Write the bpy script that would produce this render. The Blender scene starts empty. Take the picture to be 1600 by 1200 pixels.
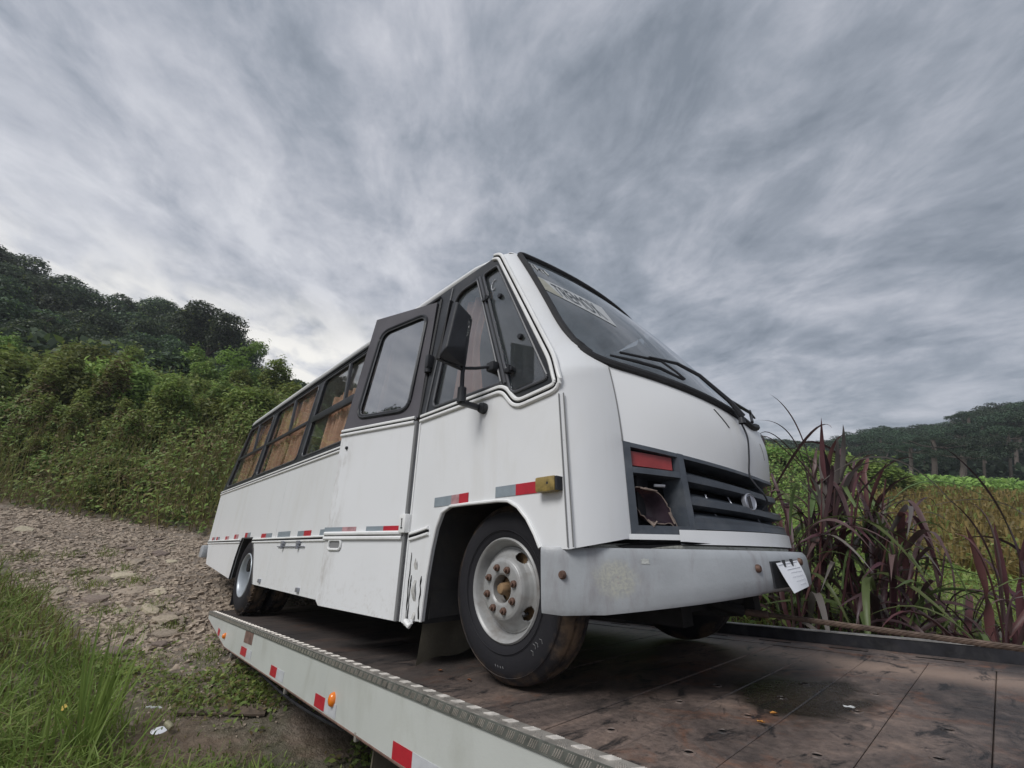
import bpy, bmesh, math, random
import numpy as np
from mathutils import Matrix, Vector
from mathutils.geometry import tessellate_polygon
R = math.radians
S = bpy.context.scene
COL = S.collection
rnd = random.Random(7)

# ------------------------------------------------------------------ camera
CAM_ROWS = [[0.66664, -0.03713, -0.74445], [0.73319, 0.21256, 0.64595], [0.13426, -0.97644, 0.16892]]
W3 = np.array(CAM_ROWS)
cam_d = bpy.data.cameras.new('camera')
cam = bpy.data.objects.new('camera', cam_d)
COL.objects.link(cam)
cam.matrix_world = Matrix([[W3[i][0], -W3[i][1], -W3[i][2], 0.0] for i in range(3)] + [[0, 0, 0, 1]])
cam_d.sensor_width = 36.0
cam_d.lens = 36.0 * 650.0 / 1600.0
cam_d.clip_start = 0.05
cam_d.clip_end = 3000
S.camera = cam

# ------------------------------------------------------------------ light
SUN_EL, SUN_AZ = R(50), R(-98)          # azimuth measured from world +x towards +y
sun_d = bpy.data.lights.new('sun', 'SUN')
sun_d.energy = 1.5
sun_d.angle = R(24)
sun_d.color = (1.0, 0.99, 0.97)
sun = bpy.data.objects.new('sun', sun_d)
COL.objects.link(sun)
sd = Vector((math.cos(SUN_EL) * math.cos(SUN_AZ), math.cos(SUN_EL) * math.sin(SUN_AZ), math.sin(SUN_EL)))
sun.rotation_euler = sd.to_track_quat('Z', 'Y').to_euler()
S.view_settings.view_transform = 'Standard'
S.view_settings.look = 'None'
S.view_settings.gamma = 1
S.view_settings.use_curve_mapping = False
S.view_settings.exposure = 0.70

wd = bpy.data.worlds.new('World')
S.world = wd
wd.use_nodes = True


class NT:
    """tiny node-tree helper"""
    def __init__(s, tree):
        s.t = tree
        tree.nodes.clear()

    def n(s, kind, **kw):
        nd = s.t.nodes.new(kind)
        for k, v in kw.items():
            if k.startswith('_'):
                setattr(nd, k[1:], v)
        for k, v in kw.items():
            if not k.startswith('_'):
                key = int(k[1:]) if k[0] == 'i' and k[1:].isdigit() else k.replace('__', ' ')
                if isinstance(v, bpy.types.NodeSocket):
                    s.t.links.new(v, nd.inputs[key])
                else:
                    nd.inputs[key].default_value = v
        return nd

    def math(s, op, a, b=None, c=None, clamp=False):
        nd = s.t.nodes.new('ShaderNodeMath')
        nd.operation = op
        nd.use_clamp = clamp
        for i, v in enumerate((a, b, c)):
            if v is None:
                continue
            if isinstance(v, bpy.types.NodeSocket):
                s.t.links.new(v, nd.inputs[i])
            else:
                nd.inputs[i].default_value = v
        return nd.outputs[0]

    def mixc(s, fac, a, b, blend='MIX'):
        nd = s.t.nodes.new('ShaderNodeMix')
        nd.data_type = 'RGBA'
        nd.blend_type = blend
        for key, v in ((0, fac), (6, a), (7, b)):
            if isinstance(v, bpy.types.NodeSocket):
                s.t.links.new(v, nd.inputs[key])
            else:
                if key != 0 and len(v) == 3:
                    v = (*v, 1)
                nd.inputs[key].default_value = v
        return nd.outputs[2]

    def ramp(s, fac, stops, interp='LINEAR'):
        nd = s.t.nodes.new('ShaderNodeValToRGB')
        cr = nd.color_ramp
        cr.interpolation = interp
        while len(cr.elements) < len(stops):
            cr.elements.new(0.5)
        for e, (p, c) in zip(cr.elements, stops):
            e.position = p
            e.color = c if len(c) == 4 else (*c, 1)
        s.t.links.new(fac, nd.inputs[0])
        return nd.outputs[0]

    def noise(s, vec, scale, detail=4, rough=0.55, dist=0.0):
        nd = s.n('ShaderNodeTexNoise', Scale=scale, Detail=detail, Roughness=rough, Distortion=dist)
        if vec is not None:
            s.t.links.new(vec, nd.inputs['Vector'])
        return nd.outputs['Fac']

    def mapping(s, vec, scale=(1, 1, 1), rot=(0, 0, 0), loc=(0, 0, 0)):
        nd = s.n('ShaderNodeMapping')
        nd.inputs['Scale'].default_value = scale
        nd.inputs['Rotation'].default_value = rot
        nd.inputs['Location'].default_value = loc
        s.t.links.new(vec, nd.inputs['Vector'])
        return nd.outputs[0]


def build_world():
    t = NT(wd.node_tree)
    tc = t.n('ShaderNodeTexCoord')
    d = tc.outputs['Generated']
    sep = t.n('ShaderNodeSeparateXYZ', Vector=d)
    zz = t.math('MAXIMUM', sep.outputs[2], 0.0)
    z = t.math('ADD', zz, 0.24)
    px = t.math('DIVIDE', sep.outputs[0], z)
    py = t.math('DIVIDE', sep.outputs[1], z)
    ca, sa = math.cos(R(152)), math.sin(R(152))
    a = t.math('ADD', t.math('MULTIPLY', px, ca), t.math('MULTIPLY', py, sa))
    b = t.math('ADD', t.math('MULTIPLY', px, -sa), t.math('MULTIPLY', py, ca))
    comb = t.n('ShaderNodeCombineXYZ', X=a, Y=b, Z=0.0).outputs[0]
    v1 = t.mapping(comb, scale=(1.15, 1.9, 1), loc=(3.1, 1.7, 0))
    v2 = t.mapping(comb, scale=(2.9, 4.3, 1), loc=(0.4, 5.2, 0))
    v3 = t.mapping(comb, scale=(0.33, 0.50, 1), loc=(7.7, 2.9, 0))
    v4 = t.mapping(comb, scale=(8.0, 11, 1), loc=(2.4, 1.1, 0))
    n1 = t.noise(v1, 1.0, 7, 0.55, 0.6)
    n2 = t.noise(v2, 1.0, 8, 0.62, 0.5)
    n3 = t.noise(v3, 1.0, 3, 0.5, 0.3)
    n4 = t.noise(v4, 1.0, 6, 0.65, 0.3)
    s1 = t.math('MULTIPLY_ADD', n2, 0.36, t.math('MULTIPLY', n1, 0.46))
    s1 = t.math('MULTIPLY_ADD', n4, 0.16, s1)
    den = t.math('MULTIPLY_ADD', n3, 0.32, s1)
    # thinner, paler cloud towards the rear of the vehicle and overhead, thicker to the front
    tilt = t.n('ShaderNodeVectorMath', _operation='DOT_PRODUCT', i0=d, i1=(-0.040, -0.040, 0.0)).outputs['Value']
    den = t.math('ADD', den, tilt)
    cloud = t.ramp(den, [(0.525, (0.135, 0.155, 0.184)), (0.60, (0.198, 0.218, 0.252)),
                         (0.66, (0.268, 0.283, 0.319)), (0.72, (0.335, 0.345, 0.380)), (0.80, (0.425, 0.432, 0.46))])
    # a gap of brighter, warmer sky low over the hill behind the bus
    bd = t.n('ShaderNodeVectorMath', _operation='DOT_PRODUCT', i0=d, i1=(-0.990, 0.10, 0.08)).outputs['Value']
    gap = t.ramp(bd, [(0.80, (0, 0, 0)), (0.95, (1, 1, 1))])
    low = t.ramp(zz, [(0.0, (1, 1, 1)), (0.15, (1, 1, 1)), (0.30, (0, 0, 0))])
    gapn = t.ramp(t.noise(v2, 0.8, 5, 0.55, 0.5), [(0.38, (0.10, 0.10, 0.10)), (0.56, (1, 1, 1))])
    gm = t.math('MULTIPLY', t.math('MULTIPLY', gap, low), gapn, clamp=True)
    col = t.mixc(t.math('MULTIPLY', gm, 0.95), cloud, (0.66, 0.64, 0.60))
    # haze towards the horizon
    hz = t.ramp(zz, [(0.0, (0.55, 0.55, 0.55)), (0.16, (0, 0, 0))])
    col = t.mixc(t.math('MULTIPLY', hz, 0.6), col, (0.345, 0.365, 0.41))
    sky = t.n('ShaderNodeTexSky', _sky_type='NISHITA', _sun_disc=False, _sun_elevation=SUN_EL,
              _sun_rotation=R(90) - SUN_AZ)
    skyc = t.mixc(1.0, sky.outputs[0], (0.10, 0.10, 0.10), 'MULTIPLY')
    fin = t.mixc(0.95, skyc, col)
    bg = t.n('ShaderNodeBackground', Color=fin, Strength=1.0)
    out = t.n('ShaderNodeOutputWorld')
    t.t.links.new(bg.outputs[0], out.inputs[0])


build_world()

# ------------------------------------------------------------------ frames (camera sits at the world origin)
BED = np.array([[0.67841, -0.29415, -0.67323], [0.73467, 0.26676, 0.62377], [-0.00389, -0.91778, 0.39708]])
BUS = np.array([[0.69664, -0.26201, -0.66787], [0.71727, 0.27391, 0.64071], [0.01506, -0.92538, 0.37874]])


def frame_matrix(axes, origin):
    rot = W3 @ axes.T
    o = rot @ np.array(origin)
    return Matrix([[*rot[i], o[i]] for i in range(3)] + [[0, 0, 0, 1]])


# ------------------------------------------------------------------ materials
MATS = {}


def mat(name, col, rough=0.5, metal=0.0, var=0.0, vscale=3.0, bump=0.0, bscale=40.0, spec=0.5,
        dirt=None, dscale=2.0, damt=0.0, stretch=(1, 1, 1), objvar=0.0, trans=0.0, wave=0.0, coat=0.0):
    m = bpy.data.materials.new(name)
    m.use_nodes = True
    t = NT(m.node_tree)
    tc = t.n('ShaderNodeTexCoord')
    o = tc.outputs['Object']
    c = t.n('ShaderNodeRGB')
    c.outputs[0].default_value = (*col, 1)
    cc = c.outputs[0]
    if var:
        n = t.noise(o, vscale, 6, 0.6)
        dark = tuple(x * (1 - var) for x in col)
        lite = tuple(min(1, x * (1 + var)) for x in col)
        cc = t.ramp(n, [(0.3, dark), (0.7, lite)])
    if dirt:
        mp = t.mapping(o, scale=stretch)
        n = t.noise(mp, dscale, 7, 0.68, 0.4)
        f = t.ramp(n, [(0.5, (0, 0, 0)), (0.78, (1, 1, 1))])
        cc = t.mixc(t.math('MULTIPLY', f, damt), cc, dirt)
    if objvar:
        oi = t.n('ShaderNodeObjectInfo')
        hs = t.n('ShaderNodeHueSaturation', Hue=t.math('MULTIPLY_ADD', oi.outputs['Random'], 0.05 * objvar, 0.5 - 0.025 * objvar),
                 Value=t.math('MULTIPLY_ADD', oi.outputs['Random'], 0.7 * objvar, 1 - 0.35 * objvar), Color=cc)
        cc = hs.outputs[0]
    p = t.n('ShaderNodeBsdfPrincipled', Base__Color=cc, Roughness=rough, Metallic=metal)
    p.inputs['Specular IOR Level'].default_value = spec
    if coat:
        p.inputs['Coat Weight'].default_value = coat
        p.inputs['Coat Roughness'].default_value = 0.15
    h = None
    if bump:
        h = t.n('ShaderNodeBump', Strength=bump, Distance=0.02, Height=t.noise(o, bscale, 5, 0.6)).outputs[0]
    if wave:
        kw = dict(Strength=wave, Distance=0.05, Height=t.noise(t.mapping(o, scale=(1, 1, 0.6)), 2.3, 2, 0.5))
        nb = t.n('ShaderNodeBump', **kw)
        if h is not None:
            t.t.links.new(h, nb.inputs['Normal'])
        h = nb.outputs[0]
    if h is not None:
        t.t.links.new(h, p.inputs['Normal'])
    sh = p.outputs[0]
    if trans:
        tr = t.n('ShaderNodeBsdfTranslucent', Color=cc)
        mx = t.n('ShaderNodeMixShader', Fac=trans)
        t.t.links.new(sh, mx.inputs[1])
        t.t.links.new(tr.outputs[0], mx.inputs[2])
        sh = mx.outputs[0]
    out = t.n('ShaderNodeOutputMaterial')
    t.t.links.new(sh, out.inputs[0])
    MATS[name] = m
    return m


def glass(name, tint, dust, dustcol, f0=0.05, rough=0.02):
    m = bpy.data.materials.new(name)
    m.use_nodes = True
    t = NT(m.node_tree)
    tc = t.n('ShaderNodeTexCoord')
    tr = t.n('ShaderNodeBsdfTransparent', Color=(*tint, 1))
    gl = t.n('ShaderNodeBsdfGlossy', Color=(1, 1, 1, 1), Roughness=rough)
    df = t.n('ShaderNodeBsdfDiffuse', Color=(*dustcol, 1))
    lw = t.n('ShaderNodeLayerWeight', Blend=0.5)
    fr = t.math('MULTIPLY_ADD', t.math('POWER', lw.outputs['Facing'], 4.0), 1.0 - f0, f0)
    nz = t.noise(t.mapping(tc.outputs['Object'], scale=(1, 1, 0.35)), 5.0, 6, 0.65, 0.6)
    dfac = t.ramp(nz, [(0.3, (dust * 0.5,) * 3), (0.75, (min(1, dust * 1.6),) * 3)])
    m1 = t.n('ShaderNodeMixShader', Fac=dfac)
    t.t.links.new(tr.outputs[0], m1.inputs[1])
    t.t.links.new(df.outputs[0], m1.inputs[2])
    m2 = t.n('ShaderNodeMixShader', Fac=fr)
    t.t.links.new(m1.outputs[0], m2.inputs[1])
    t.t.links.new(gl.outputs[0], m2.inputs[2])
    out = t.n('ShaderNodeOutputMaterial')
    t.t.links.new(m2.outputs[0], out.inputs[0])
    MATS[name] = m
    return m


# ------------------------------------------------------------------ mesh builder
class MB:
    def __init__(s):
        s.v, s.f, s.m = [], [], []

    def add(s, vs, fs, mi=0):
        k = len(s.v)
        s.v += [tuple(map(float, p)) for p in vs]
        s.f += [tuple(i + k for i in f) for f in fs]
        s.m += [mi] * len(fs)
        return s

    def box(s, lo, hi, mi=0, M=None):
        (a, b, c), (d, e, g) = lo, hi
        vs = [(a, b, c), (d, b, c), (d, e, c), (a, e, c), (a, b, g), (d, b, g), (d, e, g), (a, e, g)]
        if M is not None:
            vs = [tuple(M @ Vector(p)) for p in vs]
        return s.add(vs, [(0, 3, 2, 1), (4, 5, 6, 7), (0, 1, 5, 4), (1, 2, 6, 5), (2, 3, 7, 6), (3, 0, 4, 7)], mi)

    def bbox(s, lo, hi, b=0.006, mi=0, M=None):
        """box with chamfered edges"""
        bm = bmesh.new()
        bmesh.ops.create_cube(bm, size=1)
        for v in bm.verts:
            v.co = Vector([(lo[i] + hi[i]) / 2 + v.co[i] * (hi[i] - lo[i]) for i in range(3)])
        bmesh.ops.bevel(bm, geom=bm.edges[:], offset=b, segments=2, affect='EDGES', profile=0.6)
        vs = [v.co.copy() for v in bm.verts]
        if M is not None:
            vs = [M @ p for p in vs]
        bm.verts.index_update()
        fs = [tuple(v.index for v in f.verts) for f in bm.faces]
        bm.free()
        return s.add(vs, fs, mi)

    def grid(s, rows, mi=0, close_u=False, flip=False):
        nr, nc = len(rows), len(rows[0])
        vs = [p for r in rows for p in r]
        fs = []
        for i in range(nr - 1):
            for j in range(nc if close_u else nc - 1):
                j2 = (j + 1) % nc
                q = (i * nc + j, i * nc + j2, (i + 1) * nc + j2, (i + 1) * nc + j)
                fs.append(q[::-1] if flip else q)
        return s.add(vs, fs, mi)

    def tube(s, path, r, n=8, closed=False, mi=0, caps=True, flat=1.0, up=None):
        P = [Vector(p) for p in path]
        rs = r if isinstance(r, (list, tuple)) else [r] * len(P)
        rows = []
        ref = Vector(up) if up else Vector((0.13, 0.31, 0.94))
        N = len(P)
        for i, p in enumerate(P):
            if closed:
                tg = P[(i + 1) % N] - P[i - 1]
            else:
                tg = P[min(i + 1, N - 1)] - P[max(i - 1, 0)]
            if tg.length < 1e-9:
                tg = Vector((1, 0, 0))
            tg.normalize()
            a = tg.cross(ref)
            if a.length < 1e-3:
                a = tg.cross(Vector((1, 0, 0)))
            a.normalize()
            b = a.cross(tg).normalized()
            rows.append([p + (a * math.cos(2 * math.pi * k / n) + b * math.sin(2 * math.pi * k / n) * flat) * rs[i] for k in range(n)])
        if closed:
            rows.append(rows[0])
        s.grid(rows, mi, close_u=True)
        if caps and not closed:
            k = len(s.v)
            s.v += [tuple(p) for p in rows[0]] + [tuple(p) for p in rows[-1]]
            s.f += [tuple(range(k, k + n))[::-1], tuple(range(k + n, k + 2 * n))]
            s.m += [mi, mi]
        return s

    def lathe(s, prof, c, axis=1, n=48, mi=0, sign=1):
        """prof: list of (radius, h) ; h runs along the axis"""
        rows = []
        o = [i for i in range(3) if i != axis]
        for (rr, h) in prof:
            row = []
            for k in range(n):
                p = [0, 0, 0]
                p[axis] = c[axis] + h * sign
                p[o[0]] = c[o[0]] + rr * math.cos(2 * math.pi * k / n)
                p[o[1]] = c[o[1]] + rr * math.sin(2 * math.pi * k / n)
                row.append(p)
            rows.append(row)
        return s.grid(rows, mi, close_u=True)

    def disc(s, c, r, axis=1, n=24, mi=0, sx=1.0, sz=1.0):
        o = [i for i in range(3) if i != axis]
        vs = []
        for k in range(n):
            p = list(c)
            p[o[0]] += r * sx * math.cos(2 * math.pi * k / n)
            p[o[1]] += r * sz * math.sin(2 * math.pi * k / n)
            vs.append(p)
        return s.add(vs, [tuple(range(n))], mi)

    def plate(s, outline, holes, fn, th, mi=0):
        """flat panel with holes; fn(u, v, depth) -> point; depth 0 is the outer face"""
        loops = [list(outline)] + [list(h) for h in holes]
        tess = tessellate_polygon([[Vector((p[0], p[1], 0)) for p in lp] for lp in loops])
        flatp = [p for lp in loops for p in lp]
        n = len(flatp)
        vs = [fn(p[0], p[1], 0.0) for p in flatp] + [fn(p[0], p[1], th) for p in flatp]
        fs = []
        for t3 in tess:
            a, b, c = t3
            pa, pb, pc = flatp[a], flatp[b], flatp[c]
            ar = (pb[0] - pa[0]) * (pc[1] - pa[1]) - (pc[0] - pa[0]) * (pb[1] - pa[1])
            if ar < 0:
                b, c = c, b
            fs.append((a, b, c))
            fs.append((a + n, c + n, b + n))
        k = 0
        for lp in loops:
            m_ = len(lp)
            for i in range(m_):
                j = (i + 1) % m_
                fs.append((k + i, k + i + n, k + j + n, k + j))
            k += m_
        return s.add(vs, fs, mi)

    def build(s, name, mats, parent=None, smooth=0.6, org=None, loc=None, recalc=True):
        me = bpy.data.meshes.new(name)
        if org is None and parent is not None:
            q = parent
            while q.parent is not None:
                q = q.parent
            org = q.get('_org')
        vs = s.v
        if org is not None:
            vs = [(p[0] - org[0], p[1] - org[1], p[2] - org[2]) for p in vs]
        me.from_pydata(vs, [], s.f)
        if not isinstance(mats, (list, tuple)):
            mats = [mats]
        for m in mats:
            me.materials.append(MATS[m] if isinstance(m, str) else m)
        me.polygons.foreach_set('material_index', s.m)
        if recalc:
            bm = bmesh.new()
            bm.from_mesh(me)
            bmesh.ops.remove_doubles(bm, verts=bm.verts[:], dist=1e-5)
            bmesh.ops.recalc_face_normals(bm, faces=bm.faces[:])
            bm.to_mesh(me)
            bm.free()
        if smooth is not None:
            me.shade_smooth()
            me.set_sharp_from_angle(angle=smooth)
        o = bpy.data.objects.new(name, me)
        COL.objects.link(o)
        if parent is not None:
            o.parent = parent
        if loc is not None:
            o.location = loc
        return o


def tag(o, label=None, cat=None, group=None, kind=None):
    if label: o['label'] = label
    if cat: o['category'] = cat
    if group: o['group'] = group
    if kind: o['kind'] = kind
    return o


def empty(name, label, cat, mw=None, org=None, group=None):
    o = bpy.data.objects.new(name, None)
    o.empty_display_size = 0.2
    COL.objects.link(o)
    if mw is not None:
        o.matrix_world = mw
    if org is not None:
        o['_org'] = list(org)
    return tag(o, label, cat, group)


def copy_obj(o, parent=None, loc=None):
    c = o.copy()
    COL.objects.link(c)
    if parent is not None:
        c.parent = parent
    if loc is not None:
        c.location = loc
    return c


def copy_tree(o, parent=None):
    c = copy_obj(o, parent)
    for ch in list(o.children):
        copy_tree(ch, c)
    return c


def rrect(x0, z0, x1, z1, r, n=5):
    """rounded rectangle loop, counter-clockwise"""
    pts = []
    for (cx, cz, a0) in ((x1 - r, z0 + r, -90), (x1 - r, z1 - r, 0), (x0 + r, z1 - r, 90), (x0 + r, z0 + r, 180)):
        for k in range(n + 1):
            a = R(a0 + 90 * k / n)
            pts.append((cx + r * math.cos(a), cz + r * math.sin(a)))
    return pts


def rpoly(pts, r, n=5):
    """polygon with every corner rounded; r a number or one per corner"""
    out = []
    N = len(pts)
    for i in range(N):
        p = Vector(pts[i]); a = Vector(pts[i - 1]); b = Vector(pts[(i + 1) % N])
        rr = r[i] if isinstance(r, (list, tuple)) else r
        da = (a - p); db = (b - p)
        rr = min(rr, da.length * 0.48, db.length * 0.48)
        p0 = p + da.normalized() * rr
        p1 = p + db.normalized() * rr
        for k in range(n + 1):
            t = k / n
            q = p0 * (1 - t) ** 2 + p * 2 * t * (1 - t) + p1 * t * t
            out.append((q.x, q.y))
    return out


def shrink(loop, d):
    """offset a loop inwards (ccw loop)"""
    N = len(loop)
    out = []
    for i in range(N):
        a = Vector(loop[i - 1]); p = Vector(loop[i]); b = Vector(loop[(i + 1) % N])
        t = (b - a)
        if t.length < 1e-9:
            out.append(tuple(p)); continue
        t.normalize()
        out.append((p.x - t.y * d, p.y + t.x * d))
    return out


# paint, plastics, rubber, metal
mat('white_paint', (0.73, 0.735, 0.74), 0.34, spec=0.45, dirt=(0.50, 0.47, 0.40), dscale=1.3, damt=0.42, stretch=(1.6, 1.6, 0.35), wave=0.22, bump=0.03, bscale=120)
mat('white_trim', (0.78, 0.78, 0.77), 0.4, dirt=(0.42, 0.40, 0.36), dscale=5, damt=0.45)
mat('black_trim', (0.030, 0.031, 0.035), 0.42, var=0.3, vscale=6, bump=0.05, bscale=90, spec=0.28)
mat('window_black', (0.028, 0.030, 0.034), 0.38, var=0.3, vscale=4, dirt=(0.12, 0.11, 0.10), dscale=6, damt=0.4, spec=0.28)
mat('door_grey', (0.082, 0.077, 0.086), 0.45, var=0.15, vscale=3, dirt=(0.12, 0.115, 0.11), dscale=5, damt=0.35, spec=0.28)
mat('grey_seal', (0.075, 0.077, 0.085), 0.45)
mat('rubber', (0.022, 0.022, 0.024), 0.62, var=0.3, vscale=9, bump=0.08, bscale=60, spec=0.28)
mat('dark_plastic', (0.055, 0.064, 0.078), 0.40, var=0.25, vscale=8, dirt=(0.16, 0.165, 0.17), dscale=7, damt=0.5)
mat('void', (0.010, 0.010, 0.011), 0.9, spec=0.1)
mat('underbody', (0.020, 0.019, 0.019), 0.85, var=0.4, vscale=7, spec=0.2)
mat('arch_liner', (0.030, 0.029, 0.030), 0.75, var=0.35, vscale=4, dirt=(0.10, 0.085, 0.065), dscale=3, damt=0.6)
mat('mud_rubber', (0.105, 0.092, 0.066), 0.8, var=0.35, vscale=3, bump=0.2, bscale=30)
mat('red_tape', (0.42, 0.020, 0.035), 0.35, var=0.12, vscale=20)
mat('grey_tape', (0.235, 0.275, 0.305), 0.40, var=0.10, vscale=18)
mat('pink_tape', (0.42, 0.24, 0.25), 0.5, var=0.35, vscale=25)
mat('white_tape', (0.50, 0.51, 0.53), 0.4, var=0.1, vscale=18)
mat('amber_lamp', (0.80, 0.20, 0.012), 0.22, spec=0.6, coat=0.4)
mat('yellowed_lamp', (0.23, 0.165, 0.05), 0.45, var=0.45, vscale=30, bump=0.1, bscale=80)
mat('red_lens', (0.27, 0.035, 0.035), 0.30, var=0.25, vscale=9, dirt=(0.16, 0.09, 0.08), dscale=6, damt=0.5)
mat('bumper_grey', (0.345, 0.36, 0.375), 0.38, var=0.16, vscale=2.6, dirt=(0.20, 0.175, 0.175), dscale=2.6, damt=0.85, stretch=(1.4, 3.2, 0.7), bump=0.06, bscale=70)
def bumper_material():
    m = MATS['bumper_grey']
    t = NT.__new__(NT); t.t = m.node_tree
    p = next(n for n in m.node_tree.nodes if n.type == 'BSDF_PRINCIPLED')
    src = p.inputs['Base Color'].links[0].from_socket
    o = t.n('ShaderNodeTexCoord').outputs['Object']
    dv = t.n('ShaderNodeVectorMath', _operation='SUBTRACT', i0=o, i1=(3.555, -.855, .455)).outputs[0]
    dv = t.mapping(dv, scale=(.9, .9, 1.15))
    ln = t.n('ShaderNodeVectorMath', _operation='LENGTH', i0=dv).outputs['Value']
    nz = t.noise(o, 30, 6, .7)
    ln = t.math('ADD', ln, t.math('MULTIPLY', t.math('SUBTRACT', nz, .5), .09))
    f = t.ramp(ln, [(.055, (.8,) * 3), (.095, (0, 0, 0))])
    sp = t.ramp(t.noise(o, 95, 3, .7), [(.4, (.30, .305, .29)), (.6, (.42, .41, .34))])
    c = t.mixc(f, src, sp)
    # chips to reddish primer along the edges
    ch = t.ramp(t.noise(t.mapping(o, scale=(1, 1, 1.6), loc=(2, 3, 1)), 9, 7, .75), [(.66, (0, 0, 0)), (.70, (.75,) * 3)])
    c = t.mixc(ch, c, (.30, .235, .23, 1))
    t.t.links.new(c, p.inputs['Base Color'])


mat('bumper_patch', (0.415, 0.425, 0.405), 0.5, var=0.12, vscale=25, bump=0.25, bscale=110)
bumper_material()


def paint_smudges():
    m = MATS['white_paint']
    t = NT.__new__(NT); t.t = m.node_tree
    p = next(n for n in m.node_tree.nodes if n.type == 'BSDF_PRINCIPLED')
    src = p.inputs['Base Color'].links[0].from_socket
    o = t.n('ShaderNodeTexCoord').outputs['Object']
    sp = t.n('ShaderNodeSeparateXYZ', Vector=o)
    # hand grime along the door's free edge
    dx = t.math('ABSOLUTE', t.math('SUBTRACT', sp.outputs[0], 1.53))
    f = t.math('SUBTRACT', 1.0, t.math('MULTIPLY', dx, 9.0), clamp=True)
    nz = t.ramp(t.noise(t.mapping(o, scale=(2.2, 1, .8)), 6, 7, .75), [(.45, (0, 0, 0)), (.68, (1, 1, 1))])
    c = t.mixc(t.math('MULTIPLY', t.math('MULTIPLY', f, nz), .75), src, (.36, .33, .29, 1))
    # scattered small scuffs and splashed mud specks
    sc = t.ramp(t.noise(t.mapping(o, scale=(1, 1, .45)), 17, 5, .8), [(.70, (0, 0, 0)), (.735, (.7,) * 3)])
    c = t.mixc(sc, c, (.33, .31, .28, 1))
    lowz = t.math('SUBTRACT', 1.0, t.math('MULTIPLY', t.math('SUBTRACT', sp.outputs[2], .12), 2.4), clamp=True)
    mud = t.ramp(t.noise(o, 26, 6, .8), [(.52, (0, 0, 0)), (.70, (1, 1, 1))])
    c = t.mixc(t.math('MULTIPLY', t.math('MULTIPLY', lowz, mud), .40), c, (.30, .24, .18, 1))
    t.t.links.new(c, p.inputs['Base Color'])


paint_smudges()
mat('rusty_bolt', (0.13, 0.075, 0.055), 0.7, metal=0.3, var=0.4, vscale=60)
mat('rust', (0.21, 0.075, 0.028), 0.85, var=0.5, vscale=26, bump=0.3, bscale=70)
mat('broken_plastic', (0.050, 0.033, 0.045), 0.4, var=0.4, vscale=9, dirt=(0.24, 0.085, 0.03), dscale=9, damt=0.7)
mat('broken_edge', (0.20, 0.155, 0.13), 0.6, var=0.35, vscale=40)
mat('bare_fibre', (0.46, 0.45, 0.43), 0.7, var=0.3, vscale=14, bump=0.3, bscale=40)
mat('moss_grime', (0.44, 0.44, 0.40), 0.8, dirt=(0.045, 0.055, 0.028), dscale=20, damt=1.0, bump=0.5, bscale=60)
mat('rim_paint', (0.33, 0.33, 0.325), 0.42, metal=0.15, var=0.16, vscale=7, dirt=(0.13, 0.095, 0.07), dscale=7, damt=0.8)
mat('rear_rim', (0.40, 0.43, 0.46), 0.35, metal=0.3, dirt=(0.2, 0.17, 0.14), dscale=8, damt=0.3)
mat('hub_brown', (0.23, 0.145, 0.075), 0.7, var=0.4, vscale=30)
mat('chrome_dull', (0.36, 0.37, 0.41), 0.38, metal=0.6, var=0.15, vscale=20)
mat('paper', (0.76, 0.77, 0.80), 0.6, var=0.03, vscale=12)
mat('ink', (0.16, 0.16, 0.20), 0.7)
mat('pencil', (0.45, 0.46, 0.50), 0.7)
mat('black_print', (0.03, 0.03, 0.035), 0.6)
mat('tape_print', (0.62, 0.36, 0.38), 0.5)
mat('curtain_cloth', (0.80, 0.47, 0.32), 0.85, var=0.05, vscale=10, trans=0.3)
mat('seat_cloth', (0.055, 0.06, 0.075), 0.9, var=0.3, vscale=20)
mat('interior_dark', (0.06, 0.062, 0.066), 0.8, spec=0.2)
mat('interior_grey', (0.20, 0.20, 0.20), 0.8)
mat('sticker_band', (0.40, 0.41, 0.415), 0.5, var=0.08, vscale=30)
mat('sticker_text', (0.06, 0.07, 0.08), 0.5)
mat('sticker_yellow', (0.30, 0.295, 0.245), 0.5, var=0.15, vscale=20)
glass('window_glass', (0.95, 0.97, 0.97), 0.015, (0.25, 0.27, 0.28), 0.02)
glass('door_glass', (0.42, 0.44, 0.45), 0.10, (0.22, 0.23, 0.24), 0.34, rough=0.008)
glass('windshield_glass', (0.40, 0.43, 0.45), 0.30, (0.21, 0.24, 0.265), 0.15, rough=0.05)
glass('cab_glass', (0.78, 0.80, 0.82), 0.10, (0.21, 0.235, 0.255), 0.07)
# =================================================================== ground
def sm(a, b, x):
    t = np.clip((x - a) / (b - a), 0, 1)
    return t * t * (3 - 2 * t)


def bank_d(x, y):
    return -(x + 12.1) * .7 + (y + .14) * .714


def ground_z(x, y):
    x = np.asarray(x, float); y = np.asarray(y, float)
    base = -2.0 + .065 * np.clip(x, -7, 3)
    d = bank_d(x, y)
    bank = .30 * np.clip(d, 0, 9) + np.clip(d - 9, 0, 80) * np.clip(.075 - .006 * y, -.04, .22)
    fld = .11 * np.clip(y - 5, 0, 34) + .03 * np.clip(y - 39, 0, 300) + .10 * np.clip(y - 112, 0, 110)
    return base + bank * sm(-4, -9, x) + fld * sm(-14, -6, x)


def wob(x, y):
    return .5 * np.sin(x * 1.7 + 1.3 * np.sin(y * 1.1)) + .3 * np.sin(y * 2.9 + x * .8) + .2 * np.sin(x * 5.1 - y * 4.3)


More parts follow.
